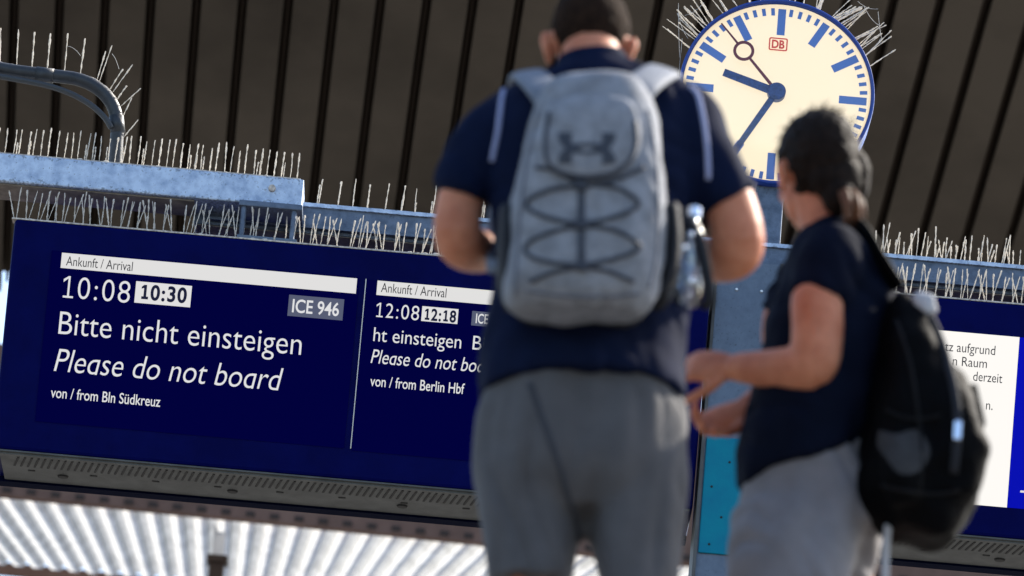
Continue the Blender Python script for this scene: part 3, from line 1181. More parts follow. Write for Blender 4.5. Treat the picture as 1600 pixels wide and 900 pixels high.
# ------------------------------------------------------------------ people
def st(l, r, Y, d, p=2.2, n=30, dx=0.0):
    a, b = at(*l, Y), at(*r, Y)
    return ell((a + b) / 2 + V((0, dx, 0)), (b - a) / 2, V((0, d, 0)), n, p)


def shrink(ring, k):
    c = V((0, 0, 0))
    for p in ring: c += p
    c /= len(ring)
    return [c + (p - c) * k for p in ring]


def densify(rings, k=4):
    out = []
    n = len(rings[0])
    cols = [spline([r[i] for r in rings], k) for i in range(n)]
    return [[cols[i][j] for i in range(n)] for j in range(len(cols[0]))]


def head_frame(c, fwd, upv):
    y = V(fwd).normalized()
    z = (V(upv) - y * V(upv).dot(y)).normalized()
    x = y.cross(z)
    m4 = Matrix((x, y, z)).transposed().to_4x4()
    m4.translation = c
    return m4


def head_parts(bm, H):
    def E(x, y, z, a, b, c, rot=None):
        ellipsoid(bm, H @ Matrix.Translation((x, y, z)) @ (rot or Matrix.Identity(4)) @ Matrix.Diagonal((a, b, c, 1)), 24, 16)
    E(0, -0.008, 0.022, 0.075, 0.094, 0.092)
    E(0, 0.030, -0.045, 0.060, 0.064, 0.072)
    E(0, 0.052, -0.092, 0.032, 0.030, 0.024)
    E(0, 0.070, 0.004, 0.052, 0.026, 0.016)
    E(0, 0.098, -0.040, 0.014, 0.020, 0.014)
    E(0, 0.090, -0.022, 0.009, 0.014, 0.026)
    E(0, 0.082, -0.072, 0.022, 0.012, 0.007)
    E(0, 0.080, -0.080, 0.019, 0.012, 0.006)
    for s in (-1, 1):
        E(s * 0.040, 0.066, -0.040, 0.018, 0.016, 0.016)
        rot = Matrix.Rotation(R(18) * s, 4, 'Z')
        E(s * 0.080, -0.010, -0.022, 0.008, 0.021, 0.033, rot)
        E(s * 0.086, -0.016, -0.012, 0.009, 0.017, 0.022, rot)
        E(s * 0.076, -0.002, -0.047, 0.008, 0.010, 0.012, rot)


def eyes(H, root):
    for s in (-1, 1):
        bm = bmesh.new()
        ellipsoid(bm, H @ Matrix.Translation((s * 0.031, 0.081, -0.016)) @ Matrix.Scale(0.0118, 4), 14, 10)
        obj('eye', bm, M_EYE, root, True)


def hand(bm, wrist, fdir, palm_n, thumb_side, size=1.0, curl=(0.5, 0.7, 0.5)):
    """palm, five bent fingers; palm_n points out of the palm"""
    f = V(fdir).normalized()
    n = V(palm_n) - f * V(palm_n).dot(f)
    n.normalize()
    s = f.cross(n) * thumb_side
    s.normalize()
    L = 0.092 * size
    rings = []
    for t, w_, h_ in ((-0.15, 0.026, 0.020), (0.1, 0.031, 0.020), (0.5, 0.042, 0.018), (0.85, 0.043, 0.015), (1.02, 0.038, 0.011)):
        rings.append(ell(V(wrist) + f * (L * t), s * (w_ * size), n * (h_ * size), 16, 2.4))
    ring_loft(bm, densify(rings, 3))
    lens = (0.074, 0.082, 0.077, 0.060)
    for k in range(4):
        off = (1.5 - k) * 0.0205 * size
        p = V(wrist) + f * (L * 0.88) + s * off
        pts, rad = [p.copy()], [0.0098 * size]
        a = 0.0
        for j, (fr, c) in enumerate(zip((0.45, 0.31, 0.24), curl)):
            a += c * (1 + 0.12 * k)
            d = f * math.cos(a) + n * math.sin(a) + s * (0.05 * (1.5 - k))
            for q in range(3):
                p = p + d.normalized() * (lens[k] * size * fr / 3)
                pts.append(p.copy())
                rad.append((0.0092 - 0.0009 * j - 0.0002 * q) * size)
        rad[-1] *= 0.75
        tube(bm, pts, rad, 10)
    p = V(wrist) + f * (L * 0.22) + s * 0.026 * size
    pts, rad = [p - s * 0.012 * size], [0.014 * size]
    for j, d in enumerate((s * 0.75 + f * 0.65 + n * 0.2, s * 0.35 + f * 0.85 + n * 0.4, f * 0.85 + n * 0.55 - s * 0.05)):
        for q in range(3):
            p = p + d.normalized() * (0.013 * size)
            pts.append(p.copy())
            rad.append((0.0125 - 0.0014 * j) * size)
    tube(bm, pts, rad, 10)


def arm(bm, pts, radii):
    stube(bm, [V(p) for p in pts], radii, 5, 16)


def leg_and_shoe(bm, hip, knee, zf, toe, rs=(0.075, 0.058, 0.058, 0.036)):
    ank = V((knee.x, knee.y + 0.03, zf + 0.09))
    calf = knee.lerp(ank, 0.32) + V((0, -0.012, 0))
    stube(bm, [hip, knee, calf, ank, ank - V((0, 0, 0.05))], [rs[0], rs[1], rs[2], rs[3], rs[3]], 5, 16)
    sh = bmesh.new()
    d = V(toe).normalized()
    s = d.cross(UPV)
    rr = []
    for t, w_, h_ in ((-0.075, 0.022, 0.03), (-0.05, 0.036, 0.045), (0.03, 0.04, 0.045), (0.11, 0.047, 0.032), (0.17, 0.042, 0.026), (0.205, 0.02, 0.018)):
        rr.append(ell(V((ank.x, ank.y, zf + h_)) + d * t, s * w_, V((0, 0, h_)), 18, 2.6))
    ring_loft(sh, densify(rr, 3))
    return sh


# ---------------------------------------------------------------- standing man with the grey backpack
Y1 = 10.4
man = thing('person', 'standing man seen from behind in navy shirt and grey shorts wearing a grey backpack', 'person', (at(912, 600, Y1).x, Y1, ZF), 'travellers on the platform')
torso = [((876, 101), (974, 93), .062, .0), ((862, 112), (990, 105), .072, .0), ((828, 126), (1022, 118), .085, .0), ((782, 150), (1068, 142), .102, 0),
         ((752, 190), (1098, 184), .118, 0), ((757, 260), (1094, 256), .13, 0), ((768, 350), (1080, 352), .13, 0),
         ((768, 440), (1072, 446), .13, 0), ((760, 520), (1068, 530), .135, 0), ((750, 575), (1070, 583), .155, 0), ((746, 604), (1073, 612), .165, 0), ((745, 622), (1074, 630), .167, 0)]
rings = [st(l, r, Y1, d, 2.3) for l, r, d, _ in torso]
bm = bmesh.new()
ring_loft(bm, densify(rings, 4))
shL, shR = at(797, 196, Y1), at(1062, 190, Y1)
slL, slR = at(722, 306, Y1), at(1140, 318, Y1 + 0.0)
for a_, b_, r0, r1 in ((shL, slL, .074, .0565), (shR, slR, .076, .062)):
    mid = a_.lerp(b_, 0.5) + V((-0.012 if a_.x < 0.3 else 0.012, 0, 0.008))
    stube(bm, [a_ + V((0.05 if a_ is shL else -0.05, 0, 0.02)), a_, mid, b_], [r0 * 0.9, r0, (r0 + r1) / 2 + .003, r1], 5, 20)
bm = remesh(bm, 0.0085, 7)
crease(bm, 0.011, 9.0, V((1, 1, 0.7)), 3.0)
wrinkle(bm, 0.007, 0.11, 1.0, 6.0)
zh = at(910, 620, Y1).z
for v in bm.verts:                       # the hem rides up in the middle of the back
    if v.co.z < zh + 0.12 and v.co.y < Y1:
        t = max(0.0, min(1.0, (zh + 0.12 - v.co.z) / 0.12))
        v.co.z += 0.022 * t * max(0.0, 1 - ((v.co.x - man.location.x) / 0.19) ** 2)
shirt = obj('shirt', bm, M_SHIRT, man, True)
# collar
bm = bmesh.new()
cr = [st((866, 108), (984, 101), Y1, .072, 2.2), st((872, 93), (976, 85), Y1, .068, 2.2, dx=0.004), st((876, 95), (972, 87), Y1, .060, 2.2, dx=0.004)]
ring_loft(bm, densify(cr, 3), False)
obj('collar', bm, M_SHIRT, shirt, True)
# body
bm = bmesh.new()
ring_loft(bm, densify([shrink(r, 0.86 if i_ < 6 else 0.74) for i_, r in enumerate(rings[2:])], 3))
HM = head_frame(at(921, 69, Y1 + 0.055), (0.05, 0.93, -0.30), (0.02, 0.30, 0.95))
head_parts(bm, HM)
stube(bm, [at(925, 150, Y1), at(924, 100, Y1 + 0.0), at(922, 75, Y1 + 0.03)], [.062, .058, .058], 4, 20)
arm(bm, [shL, shL.lerp(slL, 0.5), slL, at(716, 372, Y1 + 0.0), at(745, 392, Y1 + 0.10), at(805, 392, Y1 + 0.25)],
    [.056, .050, .0455, .047, .043, .029])
arm(bm, [shR, shR.lerp(slR, 0.5), slR, at(1152, 385, Y1 + 0.0), at(1122, 405, Y1 + 0.10), at(1050, 400, Y1 + 0.25)],
    [.058, .054, .051, .0525, .046, .030])
hand(bm, at(805, 392, Y1 + 0.25), (0.55, 0.8, 0.1), (0.3, -0.1, 1), 1, 1.0)
hand(bm, at(1050, 400, Y1 + 0.25), (-0.55, 0.8, 0.1), (-0.3, -0.1, 1), -1, 1.0)
kL, kR = at(828, 905, Y1), at(1000, 915, Y1)
sh1 = leg_and_shoe(bm, at(835, 740, Y1), kL, ZF, (-0.15, 1, 0))
sh2 = leg_and_shoe(bm, at(992, 745, Y1), kR, ZF, (0.2, 1, 0))
bm = remesh(bm, 0.0055, 4)
body = obj('body', bm, M_SKIN, man, True)
obj('shoe', sh1, M_SHOE, man, True)
obj('shoe', sh2, M_SHOE, man, True)
eyes(HM, man)


def hair_cap(H, keep, k=1.07, fuzz=0.002, u=96, v=64, ragged=0.010):
    bm = bmesh.new()
    bmesh.ops.create_uvsphere(bm, u_segments=u, v_segments=v, radius=1.0)
    for vv in bm.verts:
        p = V((vv.co.x * 0.075, vv.co.y * 0.094 - 0.008, vv.co.z * 0.092 + 0.022))
        a = keep(p) + noise.noise(p * 120) * ragged     # >0 inside the hair, with a ragged hairline
        s = max(-1.0, min(1.0, a / 0.012))
        kk = 0.93 + (k - 0.93) * (0.5 + 0.5 * s)
        c = V((0, -0.008, 0.022))
        p = c + (p - c) * kk
        q = noise.noise(p * 90) * fuzz * (0.5 + 0.5 * s)
        p += (p - c).normalized() * q
        vv.co = H @ p
    return bm


def keep_m(p):
    line = -0.058 if p.y < -0.02 else (-0.058 + (p.y + 0.02) * 0.9 if p.y < 0.03 else 0.0 + (p.y - 0.03) * 1.6)
    if abs(p.x) > 0.055 and -0.035 < p.y < 0.02: line = max(line, 0.004)
    return p.z - line


obj('hair', hair_cap(HM, keep_m, 1.045, 0.0022), M_HAIR, man, True)
# shorts
bm = bmesh.new()
pel = [st((776, 545), (1046, 553), Y1, .122), st((764, 580), (1056, 588), Y1, .135), st((756, 612), (1064, 618), Y1, .142), st((742, 660), (1077, 664), Y1, .150), st((737, 730), (1080, 734), Y1, .150), st((742, 775), (1077, 775), Y1, .130), st((758, 812), (1060, 812), Y1, .095)]
ring_loft(bm, densify(pel, 3))
lgL = [st((745, 690), (912, 695), Y1, .115), st((739, 735), (912, 740), Y1, .125), st((742, 790), (908, 800), Y1, .115), st((750, 845), (902, 853), Y1, .108), st((763, 915), (889, 920), Y1, .100)]
lgR = [st((904, 695), (1074, 690), Y1, .115), st((904, 740), (1080, 735), Y1, .125), st((910, 800), (1076, 795), Y1, .115), st((922, 860), (1066, 855), Y1, .108), st((938, 945), (1052, 942), Y1, .100)]
ring_loft(bm, densify(lgL, 4))
ring_loft(bm, densify(lgR, 4))
bm = remesh(bm, 0.009, 6)
crease(bm, 0.017, 9.0, V((1.5, 0.6, 0.28)), 11.0)
wrinkle(bm, 0.010, 0.13, 0.35, 4.0)
shorts = obj('shorts', bm, M_SHORT, man, True)
sb = bvh_of(shorts)
bm = bmesh.new()
q = on_surface(sb, [(828, 600), (850, 660), (873, 725), (893, 790), (905, 845)], 0.001)
tube(bm, q, 0.0065, 8, flat=0.5)
obj('seam', bm, mat('shorts_seam', (0.035, 0.037, 0.046), 0.9), shorts, True)
# sleeve piping
sbv = bvh_of(shirt)
for pl in ([(802, 128), (789, 140), (783, 168), (778, 208), (769, 253)], [(1076, 135), (1090, 150), (1099, 190), (1105, 235), (1107, 281)]):
    q = on_surface(sbv, pl, 0.0015)
    bm = bmesh.new()
    tube(bm, q, 0.0052, 8, flat=0.35)
    obj('piping', bm, M_PIPING, shirt, True)

# grey backpack
Yb = Y1 - 0.235
pk = thing('backpack', 'grey backpack with black bungee cord and emblem worn by the standing man', 'backpack', at(912, 480, Yb))
ps = [((872, 128), (978, 122), .050), ((846, 145), (1006, 138), .085), ((832, 190), (1024, 186), .105), ((815, 250), (1034, 248), .112), ((801, 320), (1040, 320), .117),
      ((793, 388), (1038, 390), .118), ((788, 440), (1030, 446), .112), ((791, 472), (1019, 477), .096), ((812, 489), (1000, 493), .066)]
bm = bmesh.new()
ring_loft(bm, densify([st(l, r, Yb, d, 3.0, 36) for l, r, d in ps], 4))
bm = remesh(bm, 0.0085, 6)
crease(bm, 0.007, 11.0, V((1, 1, 0.8)), 5.0)
wrinkle(bm, 0.004, 0.09, 0.6, 13.0)
pbody = obj('pack_body', bm, M_PACK, pk, True)
pb = bvh_of(pbody)
# dark side pockets, and the shade under the pack as a dark slab
for lst in ([((779, 335), (803, 340), .075), ((776, 390), (806, 392), .085), ((778, 440), (806, 446), .075), ((787, 474), (812, 476), .055)],
            [((1034, 335), (1062, 335), .075), ((1036, 390), (1066, 390), .085), ((1030, 440), (1060, 440), .075), ((1018, 474), (1044, 470), .055)]):
    bm = bmesh.new()
    ring_loft(bm, densify([st(l, r, Yb + 0.035, d, 2.4, 20) for l, r, d in lst], 4))
    obj('side_pocket', bm, M_PACKD, pk, True)
bm = bmesh.new()
ring_loft(bm, densify([st((800, 470), (1014, 474), Yb + 0.075, .055, 3, 28), st((808, 492), (1004, 496), Yb + 0.08, .055, 3, 28), st((835, 506), (980, 509), Yb + 0.08, .045, 3, 28)], 4))
obj('base_shade', bm, M_PACKD, pk, True)
# front pocket: a raised flap
flap = [(862, 168), (895, 155), (945, 153), (982, 162), (996, 190), (998, 225), (985, 255), (955, 274), (915, 280), (875, 272), (852, 255), (848, 225), (852, 195)]
bm = bmesh.new()
cx = sum(a for a, b in flap) / len(flap)
cy = sum(b for a, b in flap) / len(flap)
rg = []
ol = spline([V((a, b, 0)) for a, b in flap] + [V((*flap[0], 0))], 4)[:-1]
for k, off in ((1.03, 0.0005), (0.99, 0.011), (0.92, 0.016), (0.6, 0.018), (0.2, 0.018)):
    rg.append([hit(pb, cx + (a.x - cx) * k, cy + (a.y - cy) * k, off) for a in ol])
vr = ring_loft(bm, rg, False)
bm.faces.new(vr[-1])
fl = obj('front_pocket', bm, M_PACK, pk, True)
fb = bvh_of(fl)
bm = bmesh.new()
q = on_surface(fb, [(858, 175), (851, 225), (858, 255), (880, 270), (915, 276), (955, 270), (983, 250), (994, 222), (992, 190)], 0.001)
tube(bm, q, 0.0042, 8)
obj('zip', bm, M_CORD, fl, True)


def ribbon(bvh, pix, wid, off, bm):
    """flat strap following pixels, wid given at every pixel point (half width in px)"""
    q = spline([V((a, b, w_)) for (a, b), w_ in zip(pix, wid)], 5)
    prev = None
    for i, c in enumerate(q):
        d = q[min(i + 1, len(q) - 1)] - q[max(i - 1, 0)]
        d = V((d.x, d.y, 0)).normalized()
        nn = V((-d.y, d.x, 0))
        a, b = hit(bvh, c.x + nn.x * c.z, c.y + nn.y * c.z, off), hit(bvh, c.x - nn.x * c.z, c.y - nn.y * c.z, off)
        if a is None or b is None:
            prev = None
            continue
        cur = (bm.verts.new(a), bm.verts.new(b))
        if prev: bm.faces.new((prev[0], prev[1], cur[1], cur[0]))
        prev = cur


bm = bmesh.new()
ribbon(fb, [(883, 208), (884, 220), (894, 233), (917, 239), (940, 233), (950, 220), (951, 208)], [11, 9, 5.5, 2.0, 5.5, 9, 11], 0.002, bm)
ribbon(fb, [(883, 256), (884, 245), (894, 232), (917, 226), (940, 232), (950, 245), (951, 256)], [11, 9, 5.5, 2.0, 5.5, 9, 11], 0.0035, bm)
obj('emblem', bm, M_CORD, fl)
# side seams and lower zip line
for pl in ([(842, 175), (826, 240), (815, 320), (808, 400), (806, 462)], [(1012, 172), (1024, 240), (1028, 320), (1025, 400), (1014, 450)],
           [(822, 454), (870, 461), (912, 463), (955, 463), (1000, 459)]):
    bm = bmesh.new()
    q = on_surface(pb, pl, 0.0005, 6)
    if len(q) > 4:
        tube(bm, q, 0.0032, 8)
        obj('seam', bm, M_PACKS, pk, True)
    else: bm.free()
# bungee cord
cords = [[(838, 262), (870, 268), (908, 288), (950, 285), (985, 272), (1005, 262)],
         [(908, 290), (955, 292), (990, 308), (996, 322), (965, 338), (908, 352)],
         [(908, 290), (862, 296), (828, 312), (826, 326), (855, 340), (908, 352)],
         [(908, 352), (960, 360), (993, 378), (996, 390), (960, 404), (908, 416)],
         [(908, 352), (858, 364), (826, 380), (823, 396), (850, 408), (908, 416)],
         [(908, 416), (950, 424), (990, 440)], [(908, 416), (862, 426), (828, 440)]]
bm = bmesh.new()
for c in cords:
    q = on_surface(pb, c, 0.003, 6)
    tube(bm, q, 0.0040, 8)
obj('bungee_cord', bm, M_CORD, pk, True)
bm = bmesh.new()
ribbon(pb, [(908, 284), (908, 350), (908, 420)], [5.5, 5.5, 5.5], 0.004, bm)
obj('webbing', bm, M_CORD, pk)
for py in (290, 352, 416):
    p = hit(pb, 908, py, 0.006)
    bm = bmesh.new()
    obox(bm, p, (0.012, 0, 0), (0, 0.005, 0), (0, 0, 0.009))
    bevel(bm, 0.003)
    obj('cord_lock', bm, M_CORD, pk)
# top handle and shoulder straps
bm = bmesh.new()
hp = [at(885, 140, Yb - 0.01), at(892, 128, Yb - 0.02), at(915, 124, Yb - 0.025), at(938, 127, Yb - 0.02), at(946, 140, Yb - 0.01)]
stube(bm, hp, [0.007] * 5, 5, 10)
obj('handle', bm, M_CORD, pk, True)
for sx in (-1, 1):
    if sx < 0:
        pl = [(868, 165, Yb + 0.03), (850, 140, Yb + 0.05), (832, 121, Y1 - 0.09), (822, 118, Y1 + 0.0), (815, 150, Y1 + 0.125), (800, 220, Y1 + 0.165), (790, 320, Y1 + 0.155), (785, 390, Y1 + 0.06), (787, 420, Y1 - 0.1)]
    else:
        pl = [(985, 160, Yb + 0.03), (1002, 134, Yb + 0.05), (1026, 116, Y1 - 0.09), (1040, 114, Y1 + 0.0), (1040, 150, Y1 + 0.125), (1050, 220, Y1 + 0.165), (1062, 320, Y1 + 0.155), (1068, 390, Y1 + 0.06), (1052, 420, Y1 - 0.1)]
    bm = bmesh.new()
    pts = [at(*p) for p in pl]
    q = spline(pts, 5)
    rings = []
    for i, p in enumerate(q):
        d = (q[min(i + 1, len(q) - 1)] - q[max(i - 1, 0)]).normalized()
        c = V((0, Y1, 0)) - V((0, p.y, 0))
        a_ = V((1, 0, -0.25 * sx)) - d * V((1, 0, -0.25 * sx)).dot(d)
        a_.normalize()
        b_ = d.cross(a_)
        rings.append(ell(p, a_ * 0.033, b_ * 0.009, 16, 3))
    ring_loft(bm, rings)
    obj('shoulder_strap', bm, M_PACKL, pk, True)
# bottle in the right pocket
bc = at(1077, 430, Yb + 0.05)
bt = thing('water_bottle', 'clear plastic water bottle in the side pocket of the grey backpack', 'bottle', bc - V((0, 0, 0.06)))
bm = bmesh.new()
rr = []
for z, r in ((-0.06, 0.020), (-0.055, 0.026), (0.0, 0.027), (0.01, 0.0245), (0.02, 0.027), (0.06, 0.027), (0.085, 0.022), (0.105, 0.011), (0.118, 0.0105)):
    rr.append(ell(bc + V((0, 0, z)), V((r, 0, 0)), V((0, r, 0)), 24))
ring_loft(bm, rr)
obj('bottle_body', bm, M_BOTTLE, bt, True)
bm = bmesh.new()
ring_loft(bm, [ell(bc + V((0, 0, z)), V((r, 0, 0)), V((0, r, 0)), 20) for z, r in ((0.116, 0.013), (0.134, 0.013), (0.136, 0.011))])
obj('cap', bm, M_CHROME, bt)
bm = bmesh.new()
q = spline([at(1060, 330, Yb + 0.06), at(1088, 365, Yb + 0.02), at(1102, 420, Yb + 0.02), at(1108, 470, Yb + 0.04), at(1098, 480, Yb + 0.07)], 5)
tube(bm, q, 0.012, 10, flat=0.35)
ls = obj('loose_strap', bm, M_PACKD, pk, True)
for px, py in ((1079, 366), (1068, 387), (1079, 438)):  # chrome beads added to give the sun glints of the bottle
    bm = bmesh.new()
    ellipsoid(bm, Matrix.Translation(at(px, py, Yb - 0.01)) @ Matrix.Diagonal((0.006, 0.004, 0.006, 1)), 12, 8)
    obj('glint_bead', bm, M_CHROME, ls, True)

# ---------------------------------------------------------------- person with tied hair and black backpack
Y2 = 10.85
per = thing('person', 'person with dark tied-back hair in navy shirt and pale shorts, turned to the left', 'person', (at(1255, 700, Y2).x, Y2, ZF), 'travellers on the platform')
tor2 = [((1262, 350), (1332, 342), .058), ((1254, 362), (1346, 356), .075), ((1238, 384), (1368, 386), .105), ((1220, 425), (1390, 430), .135), ((1206, 480), (1398, 490), .15),
        ((1192, 545), (1392, 560), .155), ((1174, 625), (1378, 640), .155), ((1160, 695), (1364, 685), .155), ((1156, 745), (1352, 708), .157), ((1157, 768), (1348, 716), .158)]
rings2 = [st(l, r, Y2, d, 2.2) for l, r, d in tor2]
bm = bmesh.new()
ring_loft(bm, densify(rings2, 4))
sA, sB = at(1302, 405, Y2 - 0.115), at(1277, 474, Y2 - 0.15)
stube(bm, [sA + V((0.02, 0.06, 0.02)), sA, sA.lerp(sB, .5), sB], [.064, .070, .067, .0615], 5, 20)
fA, fB = at(1270, 425, Y2 + 0.12), at(1225, 500, Y2 + 0.16)
stube(bm, [fA + V((0.02, -0.06, 0.02)), fA, fB], [.058, .062, .055], 5, 20)
bm = remesh(bm, 0.0085, 6)
crease(bm, 0.013, 9.0, V((1, 1, 0.9)), 21.0)
wrinkle(bm, 0.010, 0.12, 0.9, 2.0)
shirt2 = obj('shirt', bm, M_SHIRT2, per, True)
bm = bmesh.new()
ring_loft(bm, densify([shrink(r, 0.86 if i_ < 5 else 0.72) for i_, r in enumerate(rings2[2:])], 3))
HP = head_frame(at(1277, 266, Y2), (-0.30, 0.95, 0.02), (-0.10, 0.0, 1))
head_parts(bm, HP)
stube(bm, [at(1300, 400, Y2), at(1293, 355, Y2), at(1278, 300, Y2)], [.060, .054, .055], 4, 20)
elb, wr = at(1268, 572, Y2 - 0.15), at(1150, 574, Y2 - 0.03)
arm(bm, [sA, sA.lerp(sB, .6), sB, at(1277, 520, Y2 - 0.155), elb, at(1225, 577, Y2 - 0.115), wr], [.056, .054, .053, .052, .050, .044, .029])
hand(bm, wr, (-0.93, 0.25, 0.03), (0.1, 0.9, -0.5), 1, 0.98, (0.35, 0.75, 0.55))
wr2 = at(1166, 640, Y2 + 0.08)
arm(bm, [fA, fB, at(1228, 600, Y2 + 0.18), at(1200, 618, Y2 + 0.14), wr2], [.050, .045, .043, .036, .026])
hand(bm, wr2, (-0.80, -0.1, -0.48), (0.2, -0.7, 0.75), -1, 0.98, (0.5, 0.8, 0.6))
k1, k2 = at(1215, 950, Y2 - 0.10), at(1330, 950, Y2 + 0.08)
s1_ = leg_and_shoe(bm, at(1235, 830, Y2 - 0.02), k1, ZF, (-0.8, 0.6, 0), (0.058, 0.055, 0.056, 0.036))
s2_ = leg_and_shoe(bm, at(1310, 830, Y2 + 0.06), k2, ZF, (-0.8, 0.6, 0), (0.055, 0.050, 0.056, 0.036))
bm = remesh(bm, 0.0055, 4)
obj('body', bm, M_SKIN, per, True)
obj('shoe', s1_, M_SHOE, per, True)
obj('shoe', s2_, M_SHOE, per, True)
eyes(HP, per)


def keep_p(p):
    line = -0.082 if p.y < -0.035 else (-0.082 + (p.y + 0.035) * 1.25 if p.y < 0.03 else 0.012 + (p.y - 0.03) * 1.1)
    if abs(p.x) > 0.055 and -0.03 < p.y < 0.02: line = max(line, 0.010)
    return p.z - line


bm = hair_cap(HP, keep_p, 1.10, 0.003)
ellipsoid(bm, HP @ Matrix.Translation((0.066, -0.034, -0.022)) @ Matrix.Diagonal((0.028, 0.056, 0.062, 1)), 20, 14)
ellipsoid(bm, HP @ Matrix.Translation((0.012, -0.072, -0.030)) @ Matrix.Diagonal((0.060, 0.034, 0.060, 1)), 20, 14)
ellipsoid(bm, HP @ Matrix.Translation((0.012, -0.080, -0.070)) @ Matrix.Diagonal((0.036, 0.030, 0.046, 1)), 20, 14)
for v in bm.verts:
    v.co += V((noise.noise(v.co * 55), noise.noise(v.co * 55 + V((9, 0, 0))), noise.noise(v.co * 55 + V((0, 9, 0))))) * 0.003
    q = HP.inverted() @ v.co                # combed-back strands
    st_n = noise.noise(V((q.x * 130, q.y * 18, q.z * 70)))
    v.co += (v.co - HP.translation).normalized() * (st_n * 0.0018)
for k in range(120):
    a_ = random.uniform(0, 2 * math.pi)
    e_ = random.uniform(0.1, 1.45)
    d = V((math.cos(a_) * math.cos(e_), math.sin(a_) * math.cos(e_) * 1.1, math.sin(e_)))
    b0 = V((d.x * 0.081, d.y * 0.10 - 0.008, d.z * 0.099 + 0.022))
    tdir = (d + V((random.gauss(0, .7), random.gauss(0, .7), random.gauss(0, .4)))).normalized()
    fl_ = random.uniform(0.5, 1.3)
    q = [HP @ b0, HP @ (b0 + tdir * 0.012 * fl_), HP @ (b0 + tdir * 0.022 * fl_ + V((0, -0.006, -0.004)))]
    tube(bm, q, [0.0010, 0.0008, 0.0004], 4)
hr = obj('hair', bm, M_HAIR2, per, True)
bm = bmesh.new()
for k in range(16):
    j = V((0.022 + random.gauss(0, .009), random.gauss(0, .008), 0))
    q = [HP @ V((j.x, -0.105 + j.y, -0.075)), HP @ V((j.x * 1.2, -0.120 + j.y, -0.100)), HP @ V((j.x * 1.4, -0.118 + j.y, -0.128 - random.random() * 0.02))]
    stube(bm, q, [0.007, 0.006, 0.0015], 4, 7)
obj('ponytail', bm, M_HAIR3, hr, True)
# shorts
bm = bmesh.new()
pel = [st((1166, 735), (1342, 695), Y2, .135), st((1157, 772), (1348, 728), Y2, .148), st((1149, 815), (1362, 780), Y2, .155), st((1144, 860), (1376, 828), Y2, .150)]
ring_loft(bm, densify(pel, 3))
ring_loft(bm, densify([st((1148, 800), (1345, 790), Y2 - 0.03, .125), st((1142, 850), (1350, 845), Y2 - 0.05, .12), st((1138, 900), (1335, 895), Y2 - 0.07, .115), st((1140, 960), (1315, 955), Y2 - 0.09, .11)], 4))
ring_loft(bm, densify([st((1262, 815), (1378, 815), Y2 + 0.04, .115), st((1268, 870), (1374, 862), Y2 + 0.06, .11), st((1275, 930), (1366, 920), Y2 + 0.08, .10)], 4))
bm = remesh(bm, 0.009, 5)
crease(bm, 0.018, 9.0, V((1.2, 0.8, 0.5)), 31.0)
wrinkle(bm, 0.012, 0.12, 0.8, 9.0)
obj('shorts', bm, M_SHORT2, per, True)

# black backpack
Yk = Y2 - 0.10
p2 = thing('backpack', 'bulging black backpack with grey patch worn by the person with tied hair', 'backpack', at(1440, 830, Yk))
ps = [((1395, 462), (1425, 470), .04), ((1382, 490), (1450, 502), .08), ((1372, 545), (1480, 558), .11), ((1364, 605), (1504, 615), .13),
      ((1352, 670), (1522, 680), .135), ((1341, 735), (1528, 750), .135), ((1346, 785), (1518, 800), .115), ((1385, 832), (1486, 850), .08)]
bm = bmesh.new()
ring_loft(bm, densify([st(l, r, Yk, d, 2.6, 36) for l, r, d in ps], 4))
stube(bm, [at(1452, 560, Yk - 0.06), at(1478, 620, Yk - 0.08), at(1490, 700, Yk - 0.085), at(1486, 770, Yk - 0.08)], [.035, .06, .068, .045], 5, 18)
stube(bm, [at(1400, 690, Yk - 0.10), at(1408, 740, Yk - 0.11), at(1415, 790, Yk - 0.10)], [.035, .045, .035], 5, 18)
bm = remesh(bm, 0.0085, 5)
crease(bm, 0.013, 10.0, V((1, 1, 1)), 41.0)
pb2o = obj('pack_body', bm, M_PACK2, p2, True)
pb2 = bvh_of(pb2o)
pa = [(1376, 672), (1400, 680), (1430, 672), (1448, 690), (1452, 712), (1432, 738), (1405, 740), (1385, 715), (1372, 695)]
cx, cy = 1412, 705
ol = spline([V((a, b, 0)) for a, b in pa] + [V((*pa[0], 0))], 3)[:-1]
bm = bmesh.new()
rg = [[hit(pb2, cx + (a.x - cx) * k, cy + (a.y - cy) * k, 0.003) for a in ol] for k in (1.0, 0.6, 0.15)]
vr = ring_loft(bm, rg, False)
bm.faces.new(vr[-1])
obj('patch', bm, M_PATCH, p2, True)
c = hit(pb2, 1496, 676, 0.008)
bm = bmesh.new()
obox(bm, c, (0.008, 0.0, 0), (0, 0.006, 0), (0.0, 0, 0.021))
bevel(bm, 0.004)
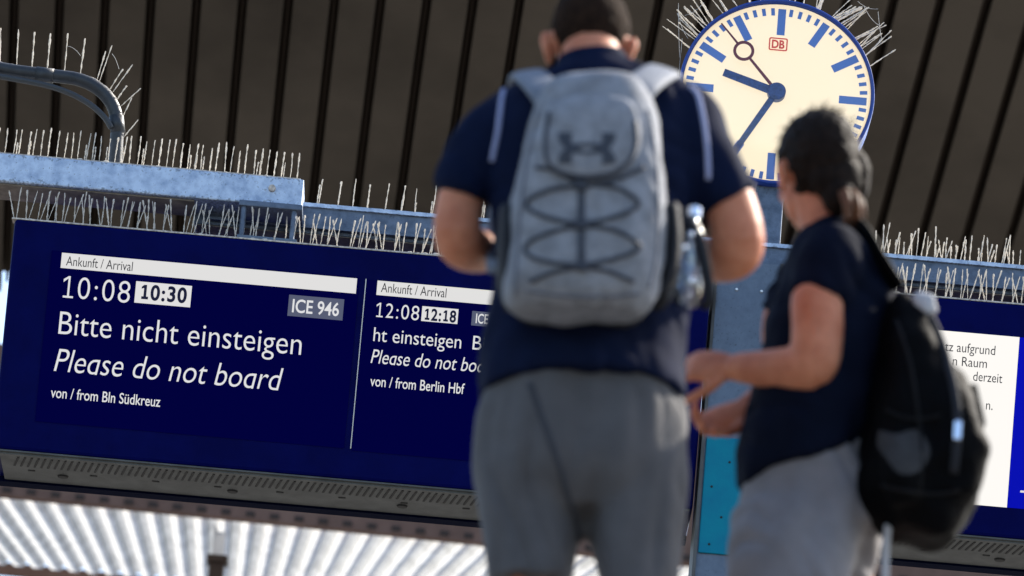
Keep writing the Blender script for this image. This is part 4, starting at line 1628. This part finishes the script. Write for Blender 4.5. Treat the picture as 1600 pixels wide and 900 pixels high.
obj('buckle', bm, M_CHROME, p2)
bm = bmesh.new()
q = on_surface(pb2, [(1440, 470), (1470, 540), (1490, 610), (1496, 665), (1490, 740)], 0.003)
tube(bm, q, 0.009, 8, flat=0.4)
obj('compression_strap', bm, M_PACKD, p2, True)
for pl in ([(1400, 500), (1420, 560), (1432, 630), (1440, 700), (1436, 770)], [(1385, 640), (1410, 652), (1440, 655), (1470, 650)], [(1378, 758), (1420, 768), (1465, 772), (1500, 765)]):
    bm = bmesh.new()
    q = on_surface(pb2, pl, 0.001)
    if len(q) > 4:
        tube(bm, q, 0.004, 8)
        obj('zip', bm, M_ZIP, p2, True)
    else: bm.free()
bm = bmesh.new()
obox(bm, at(1514, 640, Yk - 0.02), (0.022, 0, 0.006), (0, 0.03, 0), (-0.012, 0, 0.042))
bevel(bm, 0.006)
obj('side_flap', bm, M_PACK2, p2)
bm = bmesh.new()
stube(bm, [at(1432, 462, Yk - 0.05), at(1444, 474, Yk - 0.06), at(1455, 492, Yk - 0.06)], [.014, .022, .012], 5, 14)
bm = remesh(bm, 0.005, 2)
crease(bm, 0.005, 40, V((1, 1, 1)), 2)
obj('pale_tag', bm, M_WHITEF, p2, True)
bm = bmesh.new()
pl = [(1405, 450, Yk + 0.0), (1378, 408, Y2 - 0.11), (1352, 366, Y2 - 0.09), (1330, 362, Y2 - 0.02), (1295, 380, Y2 + 0.0)]
q = spline([at(*p) for p in pl], 6)
rings = []
for i, p in enumerate(q):
    d = (q[min(i + 1, len(q) - 1)] - q[max(i - 1, 0)]).normalized()
    a_ = (V((0, 1, 0)) - d * d.y).normalized()
    rings.append(ell(p, a_ * 0.034, d.cross(a_) * 0.010, 16, 3))
ring_loft(bm, rings)
obj('shoulder_strap', bm, M_PACK2, p2, True)
bm = bmesh.new()
stube(bm, [at(1388, 820, Yk - 0.03), at(1384, 860, Yk - 0.03), at(1383, 915, Yk - 0.03)], [.008, .008, .008], 5, 8, flat=0.4)
obj('hanging_strap', bm, M_WHITEF, p2, True)
